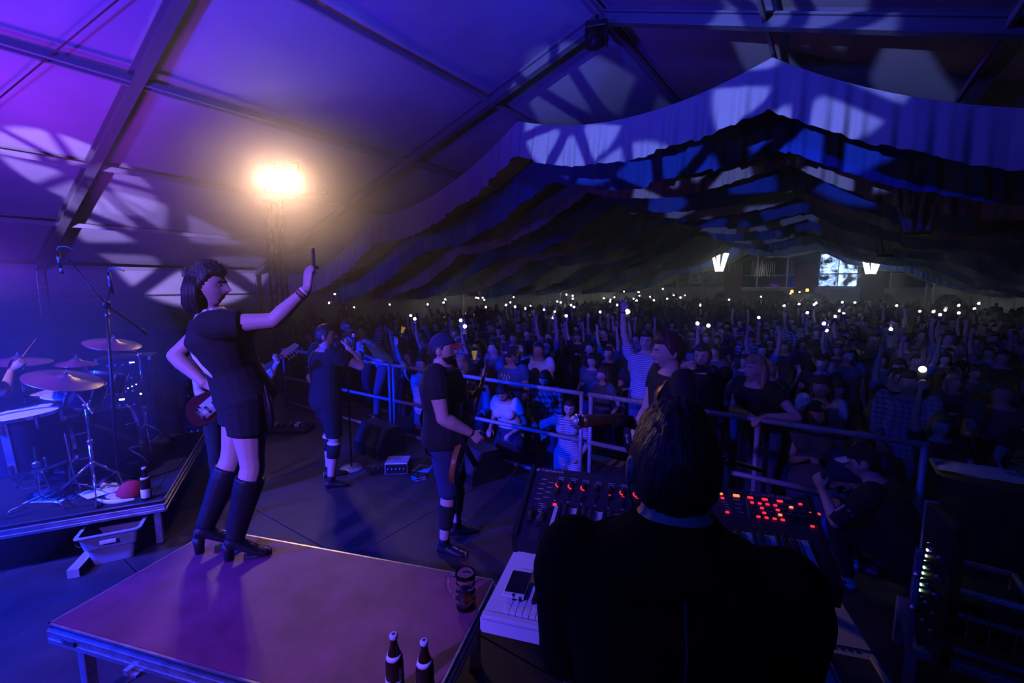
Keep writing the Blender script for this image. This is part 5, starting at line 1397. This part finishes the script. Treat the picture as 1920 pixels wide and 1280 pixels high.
MB().box((wd_ / 2, dp / 2, z0 + .16), (wd_ - .05, dp - .05, .20), None, .004).done('power_unit', BLACKM, fr)
tb = thing('rack_table', 'grey metal table frame carrying the open rack, lower right corner', 'table', (.85, 2.98, 0))
MB().box((.0, 0, .262), (.80, .05, .05), None, .006).done('front_beam', STEELP, tb); MB().box((0, .44, .262), (.80, .05, .05), None, .006).done('rear_beam', STEELP, tb)
for x in (-.38, .38):
    MB().box((x, .22, .262), (.05, .44, .045), None, .005).done('side_beam', STEELP, tb)
    for y in (0, .44): MB().box((x, y, .12), (.045, .045, .24), None, .005).done('leg', STEELP, tb)
MB().box((-.40, -.03, .55), (.03, .04, .56), None, .006).done('corner_post', STEELP, tb)
for z in (.80, .62): MB().ball((-.40, -.05, z - .1), .018, 2).done('post_bolt', CHROME, tb, True)
mx = thing('mixer', 'upright mixing panel with a column of green lights above the open rack', 'mixer', (.545, 3.02, .29), R(-77))
MB().box((0, 0, .36), (.30, .05, .72), (0, 0, 0), .008).done('panel_case', BLACKM, mx); MB().box((-.15, -.0, .36), (.016, .06, .73), None, .004).done('edge_rail', STEELP, mx)
for i in range(9): MB().box((-.10 + .004 * i, -.028, .24 + .035 * i), (.010, .006, .010)).done('meter_light', LEDG if i < 6 else LEDW, mx)
for i in range(5):
    for j in range(5): MB().cyl((-.06 + .04 * j, -.025, .12 + .10 * i), (-.06 + .04 * j, -.042, .12 + .10 * i), .010, .008, 10).done('knob', STEELP if j % 2 else BLACKP, mx, True)
# ------------------------------------------------------------------ the people at the rail
def bench(label, u, v, w, top=-.13):
    t = thing('beer_bench', label, 'bench', (u, v, GZ)); h = top - GZ
    MB().box((0, 0, h - .0135), (w, .25, .025), None, .004).done('seat_board', MAPLE, t)
    for s in (-1, 1):
        MB().tube([V((s * w * .36, -.12, 0)), V((s * w * .36, -.10, h - .03)), V((s * w * .36, .10, h - .03)), V((s * w * .36, .12, 0))], .012, 8).done('folding_leg', BLACKM, t, True)
FR = 180
bench('beer bench under the blonde woman and her neighbour', -.65, 4.80, 1.4)
bl = build_person('person', 'blonde woman in black leaning her arms on the guard rail', (-.46, 4.69, -.13), R(150), 1.72, dict(fem=True, lean=9, bend=6, hair='long', hairm=HAIRB, seed=2, head=(-12, -4, 0), smile=False,
    R=dict(t=(-.12, .36, 1.19), h=(.9, -.2, -.6), d=(-.9, .2, -.25), n=(0, 0, -1), curl=25), L=dict(t=(-.26, .30, 1.19), h=(-.9, -.2, -.6), d=(.2, 1, -.3), n=(0, 0, -1), curl=30), top=(BLACKC, .30, .014), bottom=(DENIM, .97)), vox=.010)
MB().torus(bl['sp_pt'](.20) + bl['fw'] * .135, .012, .002, bl['fw'], 16, 6).done('pendant', CHROME, bl['root'])
rc_ = build_person('person', 'dark-haired man behind the rail stretching a hand to the smiling guitarist\'s shoulder', (-1.0, 4.90, -.13), R(178), 1.80, dict(lean=14, bend=4, head=(0, 4, 0), seed=4, hair='short',
    R=dict(w=(-.84, 3.98, 1.545), hw=(-.9, .6, .1), d=(0, -1, .1) if False else (-.15, 1, .05), n=(0, 0, -1), curl=18), L=dict(t=(.25, .10, .98)), top=(BLACKC, .34, .016)), vox=.010)
wrist_band(rc_, 'R', WHITEC, .0, .014)
build_person('person', 'woman in a dirndl with white puffed sleeves, head bowed at the rail', (-3.25, 4.62, GZ), R(184), 1.64, dict(fem=True, lean=8, bend=10, hair='long', hairm=HAIRR, seed=7, head=(0, 32, 0), top=(WHITEC, .34, .020), bottom=None, skirt=(NAVYC, .30, .08),
    R=dict(t=(.16, .24, .98), curl=50), L=dict(t=(-.16, .24, .98), curl=50)), vox=.011)
build_person('person', 'short dark-haired woman in fine striped top right behind the rail', (-2.40, 4.60, GZ), R(190), 1.50, dict(fem=True, hair='short', seed=9, head=(10, 6, 0), top=(STRIPEC, .55, .014), bottom=(STRIPEC, .6, .02), R=dict(t=(.30, .10, .95), h=(1, -.6, -.2), d=(-.3, .5, .6), curl=40), L=dict(t=(-.18, .16, .85))), vox=.011)
build_person('person', 'guest in dark plaid shirt with long dark hair behind the rail', (-2.98, 5.02, GZ), R(200), 1.72, dict(fem=True, hair='long', seed=12, head=(0, 14, 0), top=(PLAIDC, .95, .016), R=dict(t=(.10, .26, 1.05), curl=50), L=dict(t=(-.12, .26, 1.02), curl=50)), vox=.012)
cpm = build_person('person', 'man in blue tee with white chest print and dark cap in the front rows', (-3.93, 5.6, GZ), R(175), 1.87, dict(hair='cap', cap=(NAVYC, NAVYC, 'front'), seed=1, top=(TEALC, .34, .018), bw=1.1, R=dict(t=(.26, .1, .95)), L=dict(t=(-.26, .1, .95))), vox=.012)
m = MB(); rnd = random.Random(2)
for i in range(11): m.box((-.11 + .022 * i, 0, .03 * math.sin(i * 1.9)), (.018, .004, .05 + .03 * math.sin(i * 2.7)), (0, R(15 * math.sin(i)), 0))
m.box((.0, 0, -.07), (.14, .004, .014)); o = m.done('shirt_print', PRINT, cpm['root']); o.location = (0, .168, 1.40)
m = MB(); m.ball((0, 0, 0), .022, 2, (1, .3, 1)); o = m.done('cap_badge', PRINT, cpm['root'], True); o.location = cpm['HP'](V((0, .108, .078)))
wt = build_person('person', 'guest in white tee raising a phone in the front rows', (-3.86, 6.3, GZ), R(178), 1.90, dict(seed=3, top=(WHITEC, .34, .018), R=dict(t=(.10, .40, 1.70), h=(.6, .3, -1), d=(-.3, .1, 1), n=(0, 1, 0), curl=45), L=dict(t=(-.24, .12, .95))), vox=.013)
cs = build_person('person', 'guest in small checked shirt at the rail behind the bass neck', (-3.95, 4.72, GZ), R(200), 1.66, dict(seed=6, hair='short', top=(CHECKC, .95, .016), R=dict(t=(.10, .30, 1.55), h=(.9, .2, -.9), d=(0, .2, 1), curl=40), L=dict(t=(-.14, .26, 1.05))), vox=.012)
rm = build_person('person', 'man leaning over the rail beside the capped guitarist, one arm raised', (-4.90, 4.72, GZ), R(196), 1.78, dict(seed=13, hair='short', lean=8, head=(0, -6, 0), smile=True, top=(mat('dotted_cloth', (.45, .45, .55), .85, var=.5, vscale=45), .32, .014),
    R=dict(t=(.30, .34, 2.02), h=(1, .2, -.6), d=(-.2, .2, 1), n=(0, 1, 0), curl=35), L=dict(t=(-.16, .42, 1.62), h=(-1, -.2, -.6), d=(.8, .5, 0), n=(0, 0, -1), curl=30)), vox=.011)
bench('beer bench under the man with the bright phone torch', -1.85, 5.42, 1.4)
pm_ = build_person('person', 'man in striped shirt holding up the brightest phone torch', (-1.80, 5.42, -.13), R(188), 1.80, dict(seed=14, hair='short', top=(STRIPEC, .36, .016), R=dict(t=(.28, .10, 2.03), h=(1, .3, -.5), d=(-.05, .05, 1), n=(0, 1, 0), curl=40), L=dict(t=(-.22, .14, .98))), vox=.010)
wrist_band(pm_, 'R', REDC, .0, .018); wrist_band(pm_, 'R', WHITEC, .028, .016)
build_person('person', 'woman in dirndl with pale sleeves standing behind the rail at the right', (-.02, 5.9, GZ), R(160), 1.84, dict(fem=True, hair='long', hairm=HAIRR, seed=15, top=(WHITEC, .34, .02), bottom=None, skirt=(NAVYC, .32, .09), L=dict(t=(-.12, .3, 1.1), curl=50), R=dict(t=(.14, .28, 1.05), curl=50)), vox=.013)
build_person('person', 'man in plaid shirt with dark vest behind the rail at the right', (.74, 6.3, GZ), R(165), 1.92, dict(seed=16, top=(mat('blue_plaid', (.25, .28, .50), .85, pattern=('plaid', (.08, .08, .16), 18, 18)), .95, .016), R=dict(t=(.16, .26, 1.1), curl=50), L=dict(t=(-.2, .2, .98))), vox=.013)
wc = build_person('person', 'guest in white printed cap and long blue skirt behind the rail', (.28, 4.72, GZ), R(190), 1.60, dict(fem=True, hair='bob', seed=17, head=(0, 18, 0), cap=(WHITEC, WHITEC), top=(NAVYC, .5, .016), bottom=None, skirt=(mat('pleated_blue', (.08, .12, .36), .85), .40, .10), R=dict(t=(.14, .28, .9), curl=50), L=dict(t=(-.14, .28, .9), curl=50)), vox=.012)
build_person('person', 'guest holding a drink beside the blonde woman, behind the rail', (-.05, 5.05, GZ), R(185), 1.72, dict(fem=True, hair='bob', seed=18, top=(GREYC, .34, .016), R=dict(t=(.06, .32, 1.22), curl=60), L=dict(t=(-.24, .1, .9))), vox=.013)
lb = build_person('person', 'man in light blue short sleeved shirt stooping over beside the singer', (-5.92, 4.62, 0), R(140), 1.74, dict(seed=19, hair='short', lean=38, bend=34, head=(0, 20, 0), py=-.16, top=(LBLUEC, .42, .020), bottom=(DENIM, .97), R=dict(t=(.12, .62, .80), h=(1, .2, -.4), curl=40), L=dict(w=(-5.35, 3.95, 1.02), h=(-1, .3, -.1), d=(.6, .6, -.3), curl=30)), vox=.010)
wrist_band(lb, 'L', CHROME, .0, .016, 'wrist_watch', .017)
m = MB(); m.lathe([(.012, 0), (.028, 0), (.028, .003), (.012, .003)], n=20); m.ball((0, 0, .002), .010, 1, (1, 1, .3)); o = m.done('sleeve_badge', PAPER, lb['root'])
S_, E_ = lb['arms']['L'][:2]; o.location = S_.lerp(E_, .42) + V((-.055, -.03, .045)) ; o.rotation_euler = (R(-30), R(-50), 0)
bench('beer bench under the pink shirted man leaning over', -7.05, 5.3, 1.4)
build_person('person', 'man in pink shirt leaning forward behind the stooping man in light blue', (-7.05, 5.35, -.13), R(148), 1.84, dict(seed=20, hair='short', lean=24, bend=14, head=(0, 10, 0), top=(PINKC, .40, .016), R=dict(t=(.2, .4, 1.0)), L=dict(t=(-.3, .35, 1.0))), vox=.012)
hp = build_person('person', 'crouched person in black jersey with white sleeve digits, at the right end of the rail', (.56, 3.92, 0), R(75), 1.74, dict(seed=21, hair='cap', cap=(BLACKC, WHITEC), hipz=.36, lean=24, bend=8, head=(0, 18, 0), RF=dict(t=(.16, .34, 0), h=(.3, 1, .8)), LF=dict(t=(-.16, .30, 0), h=(-.3, 1, .8)), R=dict(t=(.22, .42, .62), h=(1, -.3, -.6)), L=dict(t=(-.16, .50, .68), h=(-.6, -.2, -1), curl=40), top=(BLACKC, .62, .02), bottom=(BLACKC, .97), shoes=mat('white_trainers', (.6, .6, .62), .6, pattern=('plaid', (.02, .02, .03), 26, 26))), vox=.010)
S_, E_, W_ = hp['arms']['L'][:3]
text('sleeve_digits', '12', .11, PRINT, hp['root'], S_.lerp(E_, .62) + V((-.062, .02, .02)), (R(80), R(40), R(-90)), 'CENTER', 1.0, .002)
mb = MB(); mb.tube([hp['sp_pt'](.27) - hp['rt'] * -.10 - hp['fw'] * .06, hp['sp_pt'](.22) + hp['rt'] * .15 - hp['fw'] * .10, hp['sp_pt'](.12) + hp['rt'] * .14 - hp['fw'] * .12], .008, 6); mb.done('jersey_stripe', PRINT, hp['root'], True)

# glasses and phones held up in the front rows
def wheat_glass(label, loc, tilt=0):
    t = thing('beer_glass', label, 'glass', loc, rot=(0, R(tilt), 0))
    MB().lathe([(.001, 0), (.034, 0), (.034, .012), (.026, .04), (.027, .09), (.038, .17), (.041, .22), (.039, .235), (.036, .235), (.0385, .215), (.0355, .17), (.0245, .09), (.0235, .045), (.001, .03)], n=24).done('glass_body', GLASS, t, True)
    MB().lathe([(.001, .031), (.0230, .046), (.0240, .09), (.0350, .165), (.0360, .18), (.001, .18)], n=24).done('beer_fill', mat('glowing_beer', (.9, .55, .05), .3, emit=(1.0, .62, .05), es=.25), t, True)  # emission in the beer stands in for light shining through it
    MB().lathe([(.001, .18), (.0362, .18), (.0378, .205), (.001, .21)], n=24).done('foam', WHITEC, t, True)
    return t
wheat_glass('tall wheat beer glass held up beyond the capped guitarist\'s face', (-4.12, 4.95, 1.06))
wheat_glass('tilted wheat beer glass raised beyond the man in light blue', (-6.05, 5.3, 1.30), 24)

# ------------------------------------------------------------------ the crowd
MIN_D = .52
placed = [(o.location.x, o.location.y) for o in bpy.data.objects if o.get('category') == 'person' and o.location.y > 4.3]
cf_, sf_ = math.cos(R(35)), math.sin(R(35))
def px_of(u, v, z):
    fw = -u * sf_ + v * cf_; rr = u * cf_ + v * sf_
    return 960 + 853 * rr / max(.1, fw), 536 - 853 * (z - 2.15) / max(.1, fw), fw
CLOTH = [BLACKC, GREYC, NAVYC, WHITEC, PLAIDC, TEALC, CHECKC, REDC]
def dn(s): return dict(t=(s * .25, .08, .92))
def hold(s): return dict(t=(s * .13, .30, 1.18), curl=60)
def upA(s): return dict(t=(s * .25, .16, 1.98), h=(s, .2, -.5), d=(0, .05, 1), n=(0, 1, 0), curl=45)
LBLUED = mat('dull_blue_cloth', (.16, .18, .26), .9)
VAR = [
    dict(H=1.78, hair='short', top=(BLACKC, .34, .014), R=dn(1), L=dn(-1)),
    dict(H=1.68, fem=True, hair='long', hairm=HAIRR, top=(GREYC, .32, .014), bottom=None, skirt=(NAVYC, .30, .07), R=hold(1), L=dn(-1)),
    dict(H=1.82, hair='cap', cap=(NAVYC, BLACKC), top=(PLAIDC, .95, .014), R=hold(1), L=hold(-1)),
    dict(H=1.66, fem=True, hair='bob', top=(GREYC, .34, .014), R=dn(1), L=hold(-1)),
    dict(H=1.76, hair='short', hairm=HAIRR, top=(NAVYC, .36, .014), R=hold(1), L=dn(-1)),
    dict(H=1.70, fem=True, hair='long', hairm=HAIRB, top=(NAVYC, .34, .014), R=hold(1), L=hold(-1)),
    dict(H=1.85, hair='quiff', top=(LBLUED, .34, .014), R=dn(1), L=dn(-1)),
    dict(H=1.74, hair='short', top=(TEALC, .34, .014), R=upA(1), L=upA(-1)),
]
VARP = [
    dict(H=1.78, hair='short', top=(GREYC, .34, .014), R=upA(1), L=dn(-1)),
    dict(H=1.68, fem=True, hair='long', hairm=HAIRR, top=(BLACKC, .32, .014), R=upA(1), L=hold(-1)),
]
GL = 'festival guest standing in the dark packed crowd, facing the stage'
GP = 'festival guest in the dark crowd holding a lit phone overhead'
def proto(v, lab, grp):
    H = v.pop('H'); return build_person('person', lab, (0, -30, 0), 0, H, v, grp, vox=.022), H
VL = ['guest with short dark hair in black tee', 'brown-haired woman guest in grey blouse and navy skirt', 'guest in dark cap and plaid shirt', 'woman guest with dark bob in grey tee',
      'guest with short brown hair in navy tee', 'long-haired blonde guest in navy tee', 'guest with swept-up hair in dull blue tee', 'guest in blue tee with both arms raised']
PR = [proto(v, l + ' in the dark packed crowd', 'crowd, ' + l) for v, l in zip(VAR, VL)]
VQ = ['guest in grey tee', 'brown-haired woman guest in black tee']
PP = [proto(v, l + ' holding a lit phone above the dark crowd', 'phone holders, ' + l) for v, l in zip(VARP, VQ)]
def phone_light(warm):
    t = thing('phone', 'phone torch shining above the dark crowd' if not warm else 'warm phone torch shining above the dark crowd', 'phone', (0, -30, 0), 0, 'phone torches over the crowd' if not warm else 'warm phone torches over the crowd')
    MB().box((0, 0, 0), (.07, .009, .145), None, .003).done('case', BLACKP, t)
    MB().lathe([(.001, .006), (.020, .006), (.026, .002), (.026, -.002), (.001, -.002)], (0, -.006, .05), 12, (0, -1, 0)).done('torch', TORCHW if warm else TORCH, t)
    return t
PH = [phone_light(False), phone_light(True)]

used = set()
LAB = {}
def first_or_dup(root, loc, rz, scale=1.0):
    if root.name not in used:
        used.add(root.name); root.location = loc; root.rotation_euler = (0, 0, rz); root.scale = (scale,) * 3; return root
    r = dup(root, loc, (0, 0, rz), LAB.get(root.name)); r.scale = (scale,) * 3; return r
# where the lit phones are, as points in the hall (u, v, z)
PHONES = [(-2.03, 5.36, 1.79, 0), (-14.3, 9.58, 1.82, 0), (-14.3, 9.34, 1.52, 0), (-14.3, 10.35, 1.32, 0), (-14.3, 12, 1.38, 0), (-11.47, 11.28, 1.47, 0), (-14.3, 15.17, 1.5, 0), (-14.3, 15.06, 1.36, 0), (-6.6, 6.14, 1.47, 0), (-5.49, 6.22, 1.48, 0), (-4.63, 5.34, 1.48, 0), (-14.3, 17.36, 1.53, 0), (-14.3, 17.53, 1.5, 0), (-14.3, 17.87, 1.52, 0), (-14.26, 17.94, 1.41, 1), (-9.81, 12.43, 1.38, 1), (-14.3, 19.68, 1.76, 1), (-8.44, 7.72, 1.38, 1), (-14.3, 20.58, 1.48, 0), (-11.77, 16.68, 1.37, 0), (-9.38, 13.03, 1.44, 0), (-8.1, 11.74, 1.45, 0), (-8.51, 12.94, 1.34, 1), (-10.84, 16.91, 1.24, 1), (-8.59, 14.31, 1.24, 0), (-7.55, 13.27, 1.25, 0), (-5.82, 10.15, 1.29, 1), (-4.61, 8.6, 1.47, 1), (-11.03, 19.63, 1.34, 0), (-10.76, 19.48, 1.3, 0), (-14.3, 26.65, 1.52, 0), (-14.3, 27.56, 1.44, 0), (-11.83, 22.81, 1.38, 0), (-6.95, 13.29, 1.48, 0), (-6.72, 13.04, 1.44, 0), (-11.82, 27, 1.31, 1), (-10.18, 24.21, 1.32, 0), (-9.05, 21.46, 1.31, 0), (-13.03, 31.67, 1.26, 0), (-6.26, 15.48, 1.43, 0), (-5.59, 12.53, 1.34, 0), (-10.33, 28.24, 1.27, 0), (-7.04, 19.65, 1.45, 0), (-14.3, 40.26, 1.53, 0), (-12.87, 36.51, 1.29, 0), (-14.3, 36.78, 1.62, 1), (-14.3, 40.4, 1.53, 0), (-8.88, 24.7, 1.27, 0), (-11.2, 34.1, 1.28, 0), (-8.34, 26.09, 1.27, 0), (-12.64, 42, 1.81, 0), (-8.31, 28.55, 1.3, 0), (-9.7, 34.92, 1.4, 0), (-6.84, 25.97, 1.45, 0), (-10.57, 41.5, 1.27, 0), (-4.73, 21.22, 1.24, 1), (-1.9, 8.39, 1.45, 0), (-1.62, 7.9, 1.46, 0), (-4.96, 29.41, 1.28, 0), (-1.29, 11.33, 1.41, 0), (-4.28, 38.18, 1.29, 1), (-1.31, 18.01, 1.43, 0), (-1.07, 21.71, 1.36, 1), (-0.45, 12.71, 1.48, 0), (-0.47, 18.23, 1.48, 0), (-0.6, 26.38, 1.26, 0), (0.46, 29.28, 1.24, 0), (0.79, 23.46, 1.41, 0), (0.23, 18.68, 1.27, 0), (0.32, 16.53, 1.31, 0), (0.09, 12.96, 1.4, 0), (-0.08, 9.46, 1.46, 0), (-0.04, 10.66, 1.25, 0), (1.98, 21.96, 1.37, 0), (0.99, 11.54, 1.26, 0), (-2.66, 41.5, 1.49, 1), (-2.12, 42.5, 1.61, 1), (2.36, 19.65, 1.28, 1), (2.26, 16.51, 1.41, 0), (1.96, 13.5, 1.48, 1), (2.97, 19.71, 1.33, 0), (2.63, 15.77, 1.43, 1), (4.31, 26, 1.28, 0), (4, 21.73, 1.32, 1), (5.1, 27.11, 1.34, 0), (0.71, 5.4, 1.36, 0)]
rnd = random.Random(21)
for i, (u, v, z, w) in enumerate(PHONES):
    pr_, H = PP[i % 2]
    big = i == 0
    t = first_or_dup(PH[w], (u, v, z), R(rnd.uniform(-12, 12)) + math.atan2(u, v) * -.9, 1.0 if v < 14 else min(2.0, v / 14.0) ** .5)
    if big:
        LAB[t.name] = t['label']; t['label'] = 'brightest phone torch, held up by the man in striped shirt'; BIG = t; continue
    S, E, W, d = pr_['arms']['R'][:4]
    hp_ = W + d * .09
    sc = rnd.uniform(.97, 1.04)
    rz = R(180 + rnd.uniform(-15, 15))
    off = Matrix.Rotation(rz, 3, 'Z') @ (hp_ * sc)
    base = z - off.z
    loc = (u - off.x, v - off.y + .01, max(base, GZ) if base > GZ - .3 else base)
    if any((loc[0] - a) ** 2 + (loc[1] - b) ** 2 < .25 for a, b in placed): continue
    placed.append((loc[0], loc[1]))
    first_or_dup(pr_['root'], (loc[0], loc[1], loc[2] if abs(loc[2] - GZ) > .12 else GZ), rz, sc)
del BIG['group']
cands = []
v = 5.35
while v < 44:
    st_ = .66 + .012 * max(0, v - 8); u = -14.4
    while u < 7.8:
        uu, vv = u + rnd.uniform(-.22, .22), v + rnd.uniform(-.2, .2)
        px, py, fw = px_of(uu, vv, 1.15)
        if 520 < px < 1990 and fw > 1.5: cands.append((fw, uu, vv))
        u += st_
    v += st_
n = 0; rest = []
grid = list(placed)
for fw, uu, vv in sorted(cands):
    if any((uu - a) ** 2 + (vv - b) ** 2 < .34 for a, b in grid): continue
    if n < 215:
        pr_, H = PR[rnd.choice((0, 1, 2, 3, 4, 5, 6, 0, 3, 4, 7))]
        first_or_dup(pr_['root'], (uu, vv, GZ), R(180 + rnd.uniform(-28, 28)) + .25 * math.atan2(uu + 3, vv), rnd.uniform(.95, 1.05)); n += 1
        grid.append((uu, vv))
    else: rest.append((uu, vv))
# the guests farther back, past counting: one joined crowd
low = MB()
src = []
for pr_, H in (PR[0], PR[3], PR[6]):
    b = MB(); pr_['torso'](b, .01, -1, 1); 
    for nm in ('R', 'L'): pr_['arm'](b, nm, .006, 1.0)
    for nm in ('RF', 'LF'): pr_['leg'](b, nm, .006, 0, 1.0); pr_['foot'](b, nm)
    sphere_grid(b, lambda d: pr_['HP'](head_pt(d) * 1.06), 8, 10)
    me = remesh(b, 'far', GREYC, .055, 1)
    vs = np.empty(len(me.vertices) * 3, np.float32); me.vertices.foreach_get('co', vs); vs = vs.reshape(-1, 3)
    fs = np.array([list(p.vertices) if len(p.vertices) == 4 else list(p.vertices) + [p.vertices[-1]] for p in me.polygons if len(p.vertices) == 4])
    src.append((vs, fs))
low.bm.free()
AV, AF, n0 = [], [], 0
for uu, vv in rest[:700]:
    vs, fs = src[rnd.randrange(3)]
    a = PI + rnd.uniform(-.5, .5); s = rnd.uniform(.94, 1.06)
    M = np.array([[math.cos(a), -math.sin(a), 0], [math.sin(a), math.cos(a), 0], [0, 0, 1]], np.float32)
    AV.append(vs @ M.T * s + np.array([uu, vv, GZ], np.float32)); AF.append(fs + n0); n0 += len(vs)
if AV:
    me = bpy.data.meshes.new('crowd'); me.from_pydata(np.concatenate(AV).tolist(), [], np.concatenate(AF).tolist()); me.materials.append(mat('crowd_mix', (.06, .05, .06), .85))
    me.polygons.foreach_set('use_smooth', [True] * len(me.polygons))
    tag(obj('crowd', me), 'dense mass of festival guests far back in the dark tent', 'crowd', None, 'stuff')
# amber candle flames on the far tables and a small red lantern
for q, (u, v, z) in enumerate(((-2.6, 42.0, 1.62), (-1.6, 42.0, 1.72))):
    t = thing('table_lantern', ['amber lantern at the far wall, left of the pair', 'amber lantern at the far wall, right of the pair'][q], 'lantern', (u, v, z))
    MB().lathe([(.001, 0), (.09, 0), (.11, .1), (.08, .22), (.001, .26)], n=14).done('glow', mat('amber_glow', (.5, .3, .1), .4, emit=(1.0, .45, .08), es=4.0), t, True); MB().cyl((0, 0, .22), (0, 0, .3), .1, .03).done('lid', BLACKM, t)
